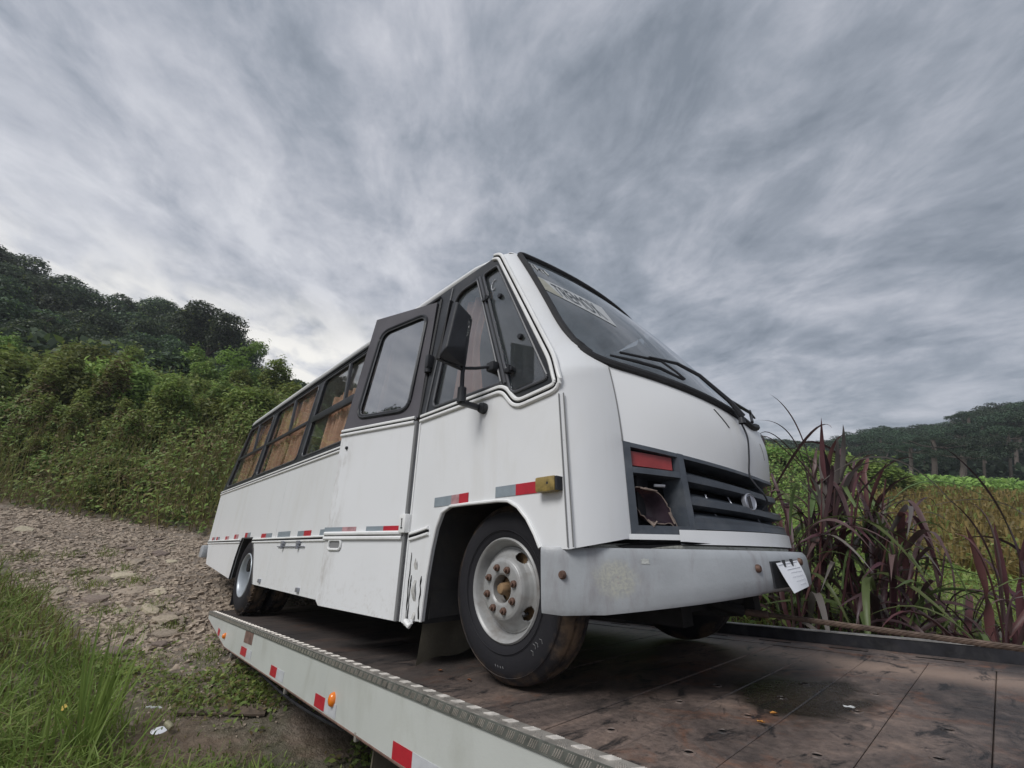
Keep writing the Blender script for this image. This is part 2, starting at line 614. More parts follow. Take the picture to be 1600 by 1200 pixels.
def ground_material():
    m = bpy.data.materials.new('ground_earth')
    m.use_nodes = True
    t = NT(m.node_tree)
    o = t.n('ShaderNodeTexCoord').outputs['Object']
    sp = t.n('ShaderNodeSeparateXYZ', Vector=o)
    X, Y = sp.outputs[0], sp.outputs[1]
    n1 = t.noise(o, 1.1, 7, 0.62, 0.4)
    n2 = t.noise(o, 9.0, 8, 0.72)
    n3 = t.noise(o, 38.0, 5, 0.7)
    vor = t.n('ShaderNodeTexVoronoi', Scale=13.0, Vector=o)
    gr = t.ramp(n2, [(0.30, (0.135, 0.105, 0.080)), (0.5, (0.26, 0.212, 0.168)), (0.72, (0.38, 0.315, 0.255))])
    gr = t.mixc(0.35, gr, t.ramp(vor.outputs['Color'], [(0.2, (0.12, 0.10, 0.088)), (0.8, (0.37, 0.325, 0.29))]))
    earth = t.ramp(n2, [(0.3, (0.10, 0.068, 0.045)), (0.55, (0.20, 0.140, 0.092)), (0.75, (0.29, 0.215, 0.15))])
    green = t.ramp(n3, [(0.3, (0.026, 0.034, 0.012)), (0.7, (0.075, 0.095, 0.030))])
    # gravel track in front of the bank
    d = t.math('ADD', t.math('MULTIPLY', t.math('ADD', X, 12.1), -0.7), t.math('MULTIPLY', t.math('ADD', Y, 0.14), 0.714))
    dn = t.math('ADD', d, t.math('MULTIPLY', t.math('SUBTRACT', n1, 0.5), 2.0))
    on = t.n('ShaderNodeMapRange', Value=dn); on.inputs[1].default_value = -6.0; on.inputs[2].default_value = -4.2
    off = t.n('ShaderNodeMapRange', Value=dn); off.inputs[1].default_value = -.1; off.inputs[2].default_value = .5
    off.inputs[3].default_value = 1; off.inputs[4].default_value = 0
    path = t.math('MULTIPLY', on.outputs[0], off.outputs[0])
    patch = t.ramp(t.noise(t.mapping(o, loc=(4, 9, 0)), 1.6, 7, 0.65, 0.6), [(0.47, (0, 0, 0)), (0.60, (1, 1, 1))])
    base = t.mixc(patch, earth, green)
    # wider green on the hill, field and far land
    far_ = t.n('ShaderNodeMapRange', Value=d); far_.inputs[1].default_value = 0.0; far_.inputs[2].default_value = 1.5
    base = t.mixc(far_.outputs[0], base, green)
    fl = t.n('ShaderNodeMapRange', Value=Y); fl.inputs[1].default_value = 8.5; fl.inputs[2].default_value = 11.0
    fl2 = t.n('ShaderNodeMapRange', Value=Y); fl2.inputs[1].default_value = 36.0; fl2.inputs[2].default_value = 38.5
    fl2.inputs[3].default_value = 1; fl2.inputs[4].default_value = 0
    fx = t.n('ShaderNodeMapRange', Value=X); fx.inputs[1].default_value = -14.0; fx.inputs[2].default_value = -10.0
    fx2 = t.math('MULTIPLY_ADD', Y, 0.16, X)
    fx2 = t.math('MULTIPLY', fx2, 2.0, clamp=True)
    fld = t.math('MULTIPLY', t.math('MULTIPLY', fl.outputs[0], fl2.outputs[0]), fx2)
    straw = t.ramp(t.noise(o, 3.0, 7, 0.7), [(0.35, (0.15, 0.095, 0.035)), (0.5, (0.26, 0.175, 0.075)), (0.68, (0.33, 0.235, 0.11))])
    yb = t.n('ShaderNodeMapRange', Value=Y); yb.inputs[1].default_value = 36.0; yb.inputs[2].default_value = 38.5
    base = t.mixc(yb.outputs[0], base, green)
    base = t.mixc(fld, base, straw)
    c = t.mixc(path, base, gr)
    # grass coming through the track
    tuft = t.ramp(t.noise(t.mapping(o, loc=(1, 2, 3)), 1.3, 7, 0.7, 0.5), [(0.57, (0, 0, 0)), (0.68, (0.7,) * 3)])
    c = t.mixc(t.math('MULTIPLY', tuft, path), c, (0.055, 0.062, 0.026, 1))
    p = t.n('ShaderNodeBsdfPrincipled', Base__Color=c, Roughness=0.95)
    p.inputs['Specular IOR Level'].default_value = 0.15
    h = t.math('ADD', n2, t.math('MULTIPLY', n3, 0.4))
    b = t.n('ShaderNodeBump', Strength=0.9, Distance=0.06, Height=h)
    t.t.links.new(b.outputs[0], p.inputs['Normal'])
    t.t.links.new(p.outputs[0], t.n('ShaderNodeOutputMaterial').inputs[0])
    MATS['ground_earth'] = m


ground_material()
ang = np.linspace(0, 2 * math.pi, 241)[:-1]
rad = np.concatenate([[.05], np.geomspace(.4, 1200, 150)])
A_, R_ = np.meshgrid(ang, rad)
GX, GY = -4 + R_ * np.cos(A_), .6 + R_ * np.sin(A_)
GZ = ground_z(GX, GY) + .035 * wob(GX * .9, GY * .9) * np.clip(R_ / 2, .3, 1) * (R_ < 60) + .25 * wob(GX * .12, GY * .12) * sm(12, 40, R_)
GZ = np.where(R_ > 250, GZ - .0 * R_, GZ)
mb = MB()
rows = np.stack([GX, GY, GZ], -1).tolist()
mb.grid(rows, close_u=True)
ground = mb.build('ground', 'ground_earth', None, smooth=3.2, recalc=False)
tag(ground, kind='structure')


# --- quick builders for leaves and blades (numpy)
def quad_mesh(name, V, mats, midx=None, F=4):
    """V: (n, F, 3) array of separate polygons"""
    n = len(V)
    me = bpy.data.meshes.new(name)
    me.vertices.add(n * F)
    me.vertices.foreach_set('co', np.asarray(V, np.float32).reshape(-1))
    me.loops.add(n * F)
    me.loops.foreach_set('vertex_index', np.arange(n * F, dtype=np.int32))
    me.polygons.add(n)
    me.polygons.foreach_set('loop_start', np.arange(0, n * F, F, dtype=np.int32))
    for m in (mats if isinstance(mats, (list, tuple)) else [mats]):
        me.materials.append(MATS[m])
    if midx is not None:
        me.polygons.foreach_set('material_index', np.asarray(midx, np.int32))
    me.update(calc_edges=True)
    return me


def add_obj(name, me, parent=None, loc=None, rot=None, scale=None):
    o = bpy.data.objects.new(name, me)
    COL.objects.link(o)
    if parent is not None:
        o.parent = parent
    if loc is not None: o.location = loc
    if rot is not None: o.rotation_euler = rot
    if scale is not None: o.scale = scale
    return o


def unit(v):
    return v / (np.linalg.norm(v, axis=-1, keepdims=True) + 1e-9)


def leaf_quads(g, P, Nrm, size, aspect=.5, svar=.4):
    """rhombic leaves at P facing roughly Nrm"""
    n = len(P)
    t = unit(np.cross(Nrm, g.normal(size=(n, 3))))
    b = np.cross(Nrm, t)
    L = size * (1 + svar * g.uniform(-1, 1, (n, 1)))
    w = L * aspect
    fold = Nrm * L * .12
    return np.stack([P - t * L * .5, P + b * w * .5 + fold, P + t * L * .5, P - b * w * .5 + fold], 1)


def lobed_cloud(g, lobes, n, size, up=.35, shell=.6, aspect=.5, squash=1.0):
    C = np.array([l[:3] for l in lobes], float); RR = np.array([l[3] for l in lobes], float)
    w = RR ** 2 / (RR ** 2).sum()
    k = g.choice(len(lobes), n, p=w)
    dirs = unit(g.normal(size=(n, 3)))
    dirs[:, 2] = np.where(dirs[:, 2] < -.55, -dirs[:, 2], dirs[:, 2])
    rr = RR[k] * (shell + (1 - shell) * g.random(n) ** .6) * (1 + .10 * g.normal(size=n))
    off = dirs * rr[:, None]
    off[:, 2] *= squash
    P = C[k] + off
    Nn = unit(dirs * .8 + g.normal(size=(n, 3)) * .55 + np.array([0, 0, up]))
    return leaf_quads(g, P, Nn, size, aspect), k


def taper_trunk(h, r0, r1, seed, lean=.1, limbs=4, base=0.0):
    rr = random.Random(seed)
    mb = MB()
    pts = [(lean * (t ** 1.5) * h * .3 + rr.uniform(-.02, .02) * h * t, rr.uniform(-.02, .02) * h * t, base + h * t) for t in [i / 6 for i in range(7)]]
    mb.tube(pts, [r0 + (r1 - r0) * i / 6 for i in range(7)], 7)
    for k in range(limbs):
        i = rr.randint(3, 5)
        a = rr.uniform(0, 6.28)
        p = Vector(pts[i])
        L = h * rr.uniform(.22, .4)
        q = [p, p + Vector((math.cos(a) * L * .5, math.sin(a) * L * .5, L * .35)), p + Vector((math.cos(a) * L, math.sin(a) * L, L * .8))]
        mb.tube(q, [r1 * 1.1, r1 * .7, r1 * .3], 5)
    return mb


def leafmat(name, c1, c2, trans=.38, objvar=1.2, rough=.55, scale=1.2):
    m = bpy.data.materials.new(name)
    m.use_nodes = True
    t = NT(m.node_tree)
    o = t.n('ShaderNodeTexCoord').outputs['Object']
    oi = t.n('ShaderNodeObjectInfo').outputs['Random']
    gi = t.n('ShaderNodeNewGeometry').outputs['Random Per Island']
    nz = t.noise(o, scale, 4, 0.6)
    f = t.math('MULTIPLY_ADD', gi, 0.55, t.math('MULTIPLY_ADD', nz, 0.9, -0.25), clamp=True)
    c = t.mixc(f, (*c1, 1), (*c2, 1))
    hs = t.n('ShaderNodeHueSaturation', Hue=t.math('MULTIPLY_ADD', oi, 0.05 * objvar, 0.5 - 0.025 * objvar),
             Value=t.math('MULTIPLY_ADD', oi, 0.6 * objvar, 1 - 0.3 * objvar), Color=c)
    p = t.n('ShaderNodeBsdfPrincipled', Base__Color=hs.outputs[0], Roughness=rough)
    p.inputs['Specular IOR Level'].default_value = 0.3
    tr = t.n('ShaderNodeBsdfTranslucent', Color=hs.outputs[0])
    mx = t.n('ShaderNodeMixShader', Fac=trans)
    t.t.links.new(p.outputs[0], mx.inputs[1])
    t.t.links.new(tr.outputs[0], mx.inputs[2])
    t.t.links.new(mx.outputs[0], t.n('ShaderNodeOutputMaterial').inputs[0])
    MATS[name] = m


leafmat('leaf_olive', (0.111, 0.141, 0.038), (0.351, 0.400, 0.113))
leafmat('leaf_green', (0.090, 0.140, 0.040), (0.270, 0.351, 0.099))
leafmat('leaf_bright', (0.142, 0.231, 0.049), (0.364, 0.480, 0.124))
leafmat('leaf_dark', (0.034, 0.054, 0.032), (0.090, 0.130, 0.066), trans=.3)
leafmat('leaf_brown', (0.100, 0.073, 0.035), (0.236, 0.177, 0.083))
leafmat('grass_green', (0.103, 0.166, 0.034), (0.318, 0.414, 0.110), objvar=.3)
leafmat('grass_dry', (0.120, 0.105, 0.045), (0.270, 0.225, 0.105), objvar=.3)
leafmat('pine_dark', (0.018, 0.034, 0.022), (0.060, 0.100, 0.052), trans=.1, scale=.6)
leafmat('crop_straw', (0.150, 0.120, 0.040), (0.370, 0.270, 0.100), objvar=.2)
leafmat('reed_purple', (0.043, 0.026, 0.029), (0.152, 0.090, 0.093), trans=.2, objvar=1.2, rough=.42)
leafmat('reed_red', (0.065, 0.024, 0.030), (0.182, 0.084, 0.089), trans=.25, objvar=1.0, rough=.42)
leafmat('reed_green', (0.075, 0.105, 0.040), (0.170, 0.220, 0.085), trans=.3, objvar=1.0, rough=.42)
leafmat('reed_pale', (0.138, 0.115, 0.109), (0.265, 0.241, 0.218), trans=.3, objvar=1.0, rough=.45)
mat('bark', (0.10, 0.080, 0.062), 0.9, var=0.4, vscale=5, bump=0.5, bscale=14)
mat('pine_bark', (0.165, 0.135, 0.115), 0.9, var=0.35, vscale=4, bump=0.5, bscale=10)
mat('flower_white', (0.72, 0.72, 0.66), 0.6)
mat('stone_grey', (0.30, 0.245, 0.190), 0.9, var=0.3, vscale=5, bump=0.5, bscale=24, objvar=1.1)
mat('stone_tan', (0.40, 0.335, 0.25), 0.9, var=0.25, vscale=6, bump=0.4, bscale=24, objvar=.6)
# =================================================================== tow truck bed (bed axes: x forward, y left, z up; z = ZB is the deck)
ZB = -0.507
TO = (-2.5, 2.45, ZB - 0.3)
truck = empty('tow_truck', 'tilted flatbed tow truck with rusty steel deck and pale side skirt', 'tow truck', frame_matrix(BED, TO), TO)
YL, YR = 1.237, 3.76
SKIRT_TAPES = [(-4.86, -4.66, -4.50, -.728), (-3.92, -3.77, -3.61, -.744), (-2.995, -2.84, -2.68, -.760), (-2.045, -1.88, -1.67, -.772)]
SKIRT_LAMPS = [(-5.56, -.657, .85), (-2.735, -.684, 1.12)]


def deck_material():
    m = bpy.data.materials.new('deck_steel')
    m.use_nodes = True
    t = NT(m.node_tree)
    tc = t.n('ShaderNodeTexCoord')
    o = tc.outputs['Object']
    # object space is bed space shifted by TO
    big = t.noise(t.mapping(o, scale=(1.0, 0.55, 1)), 1.7, 9, 0.70, 0.8)
    streak = t.noise(t.mapping(o, scale=(0.8, 7, 1)), 2.2, 6, 0.62, 0.3)
    fine = t.noise(o, 38, 6, 0.7)
    c = t.ramp(big, [(0.34, (0.026, 0.022, 0.022)), (0.46, (0.080, 0.062, 0.056)), (0.57, (0.190, 0.142, 0.120)), (0.68, (0.330, 0.235, 0.185))])
    c = t.mixc(t.ramp(streak, [(0.45, (0, 0, 0)), (0.75, (0.6,) * 3)]), c, (0.135, 0.105, 0.088, 1))
    rustf = t.ramp(t.noise(t.mapping(o, loc=(3, 1, 0)), 3.4, 7, 0.72, 0.7), [(0.52, (0, 0, 0)), (0.68, (0.8,) * 3)])
    c = t.mixc(rustf, c, (0.215, 0.098, 0.056, 1))
    c = t.mixc(t.ramp(fine, [(0.35, (0.45,) * 3), (0.62, (0, 0, 0))]), c, (0.024, 0.021, 0.020, 1))
    sp = t.n('ShaderNodeSeparateXYZ', Vector=o)
    # worn pale track where the far wheels roll on, deck mixed darker under the vehicle
    yb = t.math('ADD', sp.outputs[1], t.math('MULTIPLY', t.noise(o, 2.0, 4), 0.3))
    track = t.ramp(t.math('ABSOLUTE', t.math('SUBTRACT', yb, 0.88)), [(0.05, (0.75,) * 3), (0.30, (0, 0, 0))])
    c = t.mixc(track, c, (0.330, 0.235, 0.182, 1))
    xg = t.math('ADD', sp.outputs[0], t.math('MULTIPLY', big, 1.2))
    dark_zone = t.ramp(xg, [(0.0, (1, 1, 1)), (1.0, (1, 1, 1)), (1.0, (0, 0, 0))])
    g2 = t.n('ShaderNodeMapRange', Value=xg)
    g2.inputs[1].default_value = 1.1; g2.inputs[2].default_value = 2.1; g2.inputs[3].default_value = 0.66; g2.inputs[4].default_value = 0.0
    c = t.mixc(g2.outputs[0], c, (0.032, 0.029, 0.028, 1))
    # black oil pool on the deck in front of the vehicle
    dv = t.n('ShaderNodeVectorMath', _operation='SUBTRACT', i0=o, i1=(1.78, -0.10, 0.30)).outputs[0]
    dv = t.mapping(dv, scale=(1.0, 0.62, 0), rot=(0, 0, R(-12)))
    ln = t.n('ShaderNodeVectorMath', _operation='LENGTH', i0=dv).outputs['Value']
    ln = t.math('ADD', ln, t.math('MULTIPLY', t.math('SUBTRACT', t.noise(o, 4.5, 5, 0.6, 0.4), 0.5), 0.34))
    oil = t.ramp(ln, [(0.17, (1, 1, 1)), (0.27, (0, 0, 0))])
    c = t.mixc(t.math('MULTIPLY', oil, 0.88), c, (0.014, 0.011, 0.009, 1))
    # greasy black smears near the front tyre
    sm_ = t.ramp(t.noise(t.mapping(o, scale=(2.5, 1.2, 1)), 3.0, 8, 0.75, 1.0), [(0.535, (0, 0, 0)), (0.62, (0.9,) * 3)])
    c = t.mixc(sm_, c, (0.016, 0.015, 0.016, 1))
    rg = t.math('MULTIPLY_ADD', oil, -0.30, t.math('MULTIPLY_ADD', fine, 0.3, 0.42))
    p = t.n('ShaderNodeBsdfPrincipled', Base__Color=c, Roughness=rg)
    b = t.n('ShaderNodeBump', Strength=0.35, Distance=0.01, Height=t.math('MULTIPLY_ADD', streak, 0.6, fine))
    t.t.links.new(b.outputs[0], p.inputs['Normal'])
    t.t.links.new(p.outputs[0], t.n('ShaderNodeOutputMaterial').inputs[0])
    MATS['deck_steel'] = m


deck_material()
mat('skirt_paint', (0.50, 0.515, 0.485), 0.42, var=0.06, vscale=2, dirt=(0.30, 0.30, 0.25), dscale=2.4, damt=0.55, stretch=(1.5, 1, 0.6), wave=0.12, bump=0.04, bscale=90)
mat('tread_plate', (0.36, 0.335, 0.30), 0.42, metal=0.35, var=0.35, vscale=14, dirt=(0.10, 0.095, 0.085), dscale=10, damt=0.7)
mat('tread_dark', (0.135, 0.14, 0.125), 0.55, metal=0.3, var=0.4, vscale=20)
mat('tread_bar', (0.56, 0.52, 0.47), 0.38, metal=0.3, var=0.3, vscale=30)
mat('black_rail', (0.020, 0.020, 0.024), 0.55, var=0.5, vscale=10, dirt=(0.09, 0.085, 0.08), dscale=9, damt=0.5, spec=0.28)
mat('worn_edge', (0.30, 0.29, 0.28), 0.5, metal=0.4, var=0.5, vscale=12)
mat('rust_mark', (0.16, 0.095, 0.075), 0.8, var=0.45, vscale=16)
mat('hole_dark', (0.006, 0.006, 0.006), 0.9, spec=0.05)

# deck planks: one steel plank every 0.255 m
XS = [-0.182 + 0.255 * k for k in range(-25, 8)]
XS = [-6.62] + [x for x in XS if x > -6.5]
for k, (xa, xb) in enumerate(zip(XS[:-1], XS[1:])):
    mb = MB()
    dz = rnd.uniform(-.0015, .0015)
    g = .0018
    b = .003
    z1 = ZB + dz
    pr = [(xa + g, z1 - .03), (xa + g, z1 - b), (xa + g + b, z1), (xb - g - b, z1), (xb - g, z1 - b), (xb - g, z1 - .03)]
    mb.grid([[(x, YL - .002, z) for x, z in pr], [(x, YR, z) for x, z in pr]])
    p = mb.build('deck_plank', 'deck_steel', truck, smooth=None)
    # lashing slots: countersunk ring and dark opening
    if k >= len(XS) - 12:
        xc = (xa + xb) / 2
        for y in (1.42, 1.54, 1.67, 1.88, 2.22, 2.54):
            if rnd.random() < .35 and y > 1.5:
                continue
            yy = y + rnd.uniform(-.02, .02)
            xx = xc + .035 + rnd.uniform(-.008, .008)
            hb = MB().lathe([(.013, .0005), (.0155, .0035), (.021, .002), (.023, -.001)], (xx, yy, z1), 2, 16)
            hb.disc((xx, yy, z1 + .0008), .0135, 2, 16, 1)
            hb.build('lashing_hole', ['deck_steel', 'hole_dark'], p)
MB().box((-6.6, YL, ZB - .05), (1.9, YR, ZB - .032)).build('deck_base', 'underbody', truck)
# strip welded down the right side of the deck
MB().bbox((-6.6, YR - .26, ZB - .003), (1.9, YR - .002, ZB + .004), .002).build('deck_margin', 'deck_steel', truck)
for x in np.arange(-2.6, 1.6, .42):
    MB().bbox((x, YR - .13, ZB + .003), (x + .20, YR - .115, ZB + .0065), .001).build('lashing_slot', 'hole_dark', truck)

# left edge: chequer-plate capping with raised bars
YE = 1.172
mb = MB()
mb.box((-6.62, YE, ZB - .004), (1.9, YL - .002, ZB + .004))
mb.box((-6.62, YE - .004, ZB - .030), (1.9, YE, ZB + .004), 1)
cap = mb.build('edge_capping', ['tread_plate', 'tread_dark'], truck, smooth=None)
mb = MB()
x = -6.58
j = 0
while x < 1.0:
    n = 5
    for q in range(n):
        # five parallel bars per tread cluster, leaning alternately
        cx = x + (q - 2) * .0075
        lean = .010 if j % 2 else -.010
        yc = (YE + YL) / 2 + (.012 if j % 2 else -.012)
        h = .016
        mb.add([(cx - lean - .0022, yc - h, ZB + .004), (cx - lean + .0022, yc - h, ZB + .004), (cx + lean + .0022, yc + h, ZB + .004), (cx + lean - .0022, yc + h, ZB + .004),
                (cx - lean, yc - h, ZB + .0065), (cx + lean, yc + h, ZB + .0065)], [(0, 1, 4), (1, 2, 5, 4), (2, 3, 5), (3, 0, 4, 5)])
    for q in range(4):
        cx = x + (q - 1.5) * .009
        mb.add([(cx - .008 - .0022, YE - .004, ZB - .024), (cx - .008 + .0022, YE - .004, ZB - .024), (cx + .008 + .0022, YE - .004, ZB - .001), (cx + .008 - .0022, YE - .004, ZB - .001),
                (cx - .008, YE - .0065, ZB - .024), (cx + .008, YE - .0065, ZB - .001)], [(0, 4, 1), (1, 4, 5, 2), (2, 5, 3), (3, 5, 4, 0)])
    x += .052
    j += 1
mb.build('tread_bars', 'tread_bar', truck, smooth=None)['kind'] = 'stuff'

# pale side skirt, cut back at the tail
YK = 1.176
sk = [(-6.62, ZB - .028), (-6.60, ZB - .075), (-5.52, -.745), (-5.40, -.747), (1.9, -.812), (1.9, ZB - .028)]
mb = MB().plate(sk, [], lambda x, z, d: (x, YK + d, z), .012)
mb.tube([(x, YK + .004, z - .002) for x, z in [(-6.60, ZB - .075), (-5.52, -.745), (-5.40, -.747), (1.9, -.812)]], .007, 6, mi=1)
skirt = mb.build('side_skirt', ['skirt_paint', 'rust_mark'], truck, smooth=None)


def sk_quad(x0, x1, za, zb, h, name, m):
    return MB().plate([(x0, za), (x1, zb), (x1, zb + h), (x0, za + h)], [], lambda x, z, d: (x, YK - .0025 + d, z), .002).build(name, m, skirt)


# tape pairs (red then white), amber lamps, rust marks; x measured along the skirt
for (xr0, xm, xw1, zl) in SKIRT_TAPES:
    sk_quad(xr0, xm, zl, zl - .0005, .062, 'reflector', 'red_tape')
    sk_quad(xm, xw1, zl - .0005, zl - .001, .062, 'reflector', 'white_tape')
sk_quad(-5.93, -5.83, -.672, -.688, .055, 'reflector', 'red_tape')
for (x, z, s_) in SKIRT_LAMPS:
    mb = MB().lathe([(0, -.028), (.012, -.027), (.022, -.022), (.028, -.012), (.030, 0), (.030, .006)], (0, 0, 0), 1, 20)
    mb.v = [(p[0] * .85 * s_ + x, p[1] + YK, p[2] * s_ * 1.05 + z) for p in mb.v]
    mb.build('marker_lamp', 'amber_lamp', skirt)
sk_quad(-4.82, -4.55, -.632, -.628, .090, 'old_bracket_mark', 'rust_mark')
for x in (-5.2, -3.55, -2.42):
    MB().bbox((x - .012, YK - .002, -.80), (x + .012, YK + .02, -.762), .004).build('drain_clip', 'tread_plate', truck)
# hose sagging under the skirt
hp = [(-4.6 + 2.6 * t, YK + .05, -.775 - .055 * math.sin(math.pi * min(1, t * 1.15)) - .02 * t) for t in np.linspace(0, 1, 20)]
MB().tube(hp, .009, 7).build('air_hose', 'black_rail', truck)

# right edge: low black rail with a worn top
mb = MB()
mb.box((-6.6, YR, ZB - .12), (1.9, YR + .05, ZB + .075))
mb.box((-6.6, YR - .004, ZB + .0745), (1.9, YR + .054, ZB + .081), 1)
mb.build('side_rail', ['black_rail', 'worn_edge'], truck, smooth=None)
# subframe, cross members, rear axle stub and its flap under the bed
mb = MB()
for y in (1.95, 2.85):
    mb.box((-6.2, y - .06, ZB - .30), (1.9, y + .06, ZB - .06))
for x in np.arange(-6.2, 1.8, .8):
    mb.box((x - .04, 1.25, ZB - .16), (x + .04, 3.7, ZB - .055))
mb.build('subframe', 'underbody', truck, smooth=None)
mb = MB().plate([(1.25, -1.45), (1.75, -1.45), (1.75, -.80), (1.25, -.80)], [], lambda y, z, d: (-2.36 + d + .12 * (z + .8), y, z), .012)
mb.build('mud_flap', 'mud_rubber', truck)
mb = MB().lathe([(.0, .30), (.24, .30), (.25, .285), (.30, .275), (.44, .285), (.49, .30), (.50, .33), (.50, .50), (.46, .54), (.28, .54), (.27, .5), (0, .5)], (-1.05, 0.98, -1.32), 1, 56)
mb.build('road_wheel', 'rubber', truck)
# small litter on the deck
mat('dry_leaf', (0.55, 0.25, 0.05), 0.7, var=0.3, vscale=40)
mat('leaf_yellow', (0.62, 0.42, 0.09), 0.7, var=0.2, vscale=40)
# =================================================================== the minibus (its own axes: x forward, y left, z up)
BO = (-4.6, 2.45, -0.54)
bus = empty('minibus', 'white minibus with black window band standing on the tow truck bed', 'minibus', frame_matrix(BUS, BO), BO)
YC = 2.45
SY = 1.42
FY = 2 * YC - SY


def ys(z):
    return SY if z <= 0.82 else SY + (z - 0.82) * 0.1 / 1.1


def side(x, z, d=0.0):
    return (x, ys(z) + d, z)


def far(x, z, d=0.0):
    return (x, 2 * YC - ys(z) - d, z)


# --- right side lower panels
arch_r = [(-6.38, -0.33), (-6.335, -0.1), (-6.285, 0.04), (-6.25, 0.095)]
A = [(-8.2, 0.82), (-8.17, 0.1), (-7.93, -0.2)] + arch_r + [(-6.2515, 0.82)]
B = [(-6.2485, 0.82), (-6.2485, 0.097), (-6.22, 0.13), (-5.77, 0.13), (-5.70, 0.09), (-5.62, 0.0), (-5.48, -0.19), (-5.38, -0.332), (-4.9515, -0.336), (-4.9515, 0.82)]
Cc = [(-4.9485, 0.82), (-4.9485, -0.336), (-3.6, -0.346), (-3.16, -0.35), (-3.16, 0.82)]
for pl in (A, B, Cc):
    MB().plate(pl, [], side, 0.02).build('side_panel', 'white_paint', bus)
front_arch = [(-1.286, 0.027), (-1.318, 0.085), (-1.365, 0.15), (-1.425, 0.205), (-1.489, 0.236), (-1.56, 0.242), (-1.80, 0.243), (-1.95, 0.241),
              (-2.03, 0.212), (-2.075, 0.13), (-2.105, 0.02), (-2.13, -0.12), (-2.15, -0.34)]
Fp = [(-2.372, 0.845), (-2.372, -0.36), (-2.30, -0.372), (-2.225, -0.345)] + front_arch[::-1] + [(-1.135, 0.022), (-1.165, 0.80), (-1.19, 0.725), (-1.43, 0.705), (-1.465, 0.74), (-1.51, 0.82), (-1.56, 0.845)]
MB().plate(Fp, [], side, 0.02).build('side_panel', 'white_paint', bus)
# flange round the wheel arches
MB().tube([side(x, z, -0.004) for x, z in front_arch], 0.009, 8, flat=1.0).build('arch_flange', 'white_trim', bus)
MB().tube([side(x, z, 0.0) for x, z in [(-6.38, -0.33), (-6.335, -0.1), (-6.285, 0.04), (-6.22, 0.13), (-5.77, 0.13), (-5.62, 0.0), (-5.48, -0.19), (-5.38, -0.332)]], 0.010, 6).build('arch_flange', 'arch_liner', bus)
# cracked fibreglass behind the front arch
mb = MB()
for (x0, x1, zt, zb, k) in ((-2.262, -2.215, -0.03, -0.335, 1), (-2.188, -2.176, -0.12, -0.33, 0), (-2.308, -2.303, 0.0, -0.34, 0), (-2.289, -2.283, -0.12, -0.35, 0)):
    n = 9
    L = [(x0 + (x1 - x0) * 0.45 * (1 - i / n) + rnd.uniform(-.006, .006), zb + (zt - zb) * i / n) for i in range(n)]
    Rr = [(x1 - (x1 - x0) * 0.45 * (1 - (n - 1 - i) / n) * 0 - (x1 - x0) * 0.5 * (n - 1 - i) / n * -0 + rnd.uniform(-.006, .006) - (x1 - x0) * 0.5 * i / n, zb + (zt - zb) * i / n) for i in range(n)]
    lp = L + [((x0 + x1) / 2, zt)] + Rr[::-1]
    mb.plate(lp[::-1], [], lambda x, z, d: (x, SY - 0.005 + d + (0.012 * math.sin(z * 40) if k else 0), z), 0.004, k)
mb.build('torn_fibreglass', ['void', 'bare_fibre'], bus)['label'] = 'torn white skin with bare fibre showing'
MB().tube([side(-2.30, -0.365, -0.004), side(-2.27, -0.35, -0.02), side(-2.245, -0.37, -0.012), side(-2.22, -0.352, -0.012)], [0.012, 0.016, 0.014, 0.006], 7).build('torn_fibreglass', 'white_trim', bus)

# --- mouldings: twin white beads with a dark groove


def bead(path, name='waist_moulding', r=0.0125, gap=0.016, norm=(0, -1, 0), groove=True, fn=None):
    """two parallel beads along a 2-D (x,z) path on the side"""
    fn = fn or side
    mb = MB()
    P = [Vector(p) for p in path]
    for off, rr, mi in ((gap, r, 0), (-gap, r, 0), (0.0, 0.008, 1)):
        if mi == 1 and not groove:
            continue
        pts = []
        for i, p in enumerate(P):
            a = P[max(i - 1, 0)]; b = P[min(i + 1, len(P) - 1)]
            t = (b - a).normalized()
            q = Vector((p.x - t.y * off, p.y + t.x * off))
            pts.append(fn(q.x, q.y, -0.004))
        mb.tube(pts, rr, 8, mi=mi)
    return mb.build(name, ['white_trim', 'void'], bus)


def densify(path, step=0.05):
    out = []
    for a, b in zip(path[:-1], path[1:]):
        n = max(1, int(math.dist(a, b) / step))
        for k in range(n):
            out.append((a[0] + (b[0] - a[0]) * k / n, a[1] + (b[1] - a[1]) * k / n))
    return out + [path[-1]]


def smooth_path(path, r=0.05, n=5):
    out = [path[0]]
    for i in range(1, len(path) - 1):
        p = Vector(path[i]); a = Vector(path[i - 1]); b = Vector(path[i + 1])
        rr = min(r, (a - p).length * .45, (b - p).length * .45)
        p0 = p + (a - p).normalized() * rr; p1 = p + (b - p).normalized() * rr
        for k in range(n + 1):
            t = k / n
            q = p0 * (1 - t) ** 2 + p * 2 * t * (1 - t) + p1 * t * t
            out.append((q.x, q.y))
    return out + [path[-1]]


bead([(-8.19, 0.832), (-3.17, 0.832)])
front_line = smooth_path([(-2.355, 0.832), (-1.545, 0.832), (-1.445, 0.712), (-1.155, 0.738), (-1.20, 0.90), (-1.715, 1.872), (-1.80, 1.905), (-3.4, 1.915), (-7.72, 1.915)], 0.055)
k = next(i for i, p in enumerate(front_line) if p[1] > 1.89)
bead(front_line[:k + 2])
bead([(-8.16, 0.1), (-6.29, 0.1)], 'crease_moulding', 0.010, 0.015)
bead([(-5.72, 0.1), (-3.17, 0.097)], 'crease_moulding', 0.010, 0.015)
bead([(-2.345, 0.088), (-2.26, 0.100), (-2.15, 0.118)], 'crease_moulding', 0.010, 0.016)

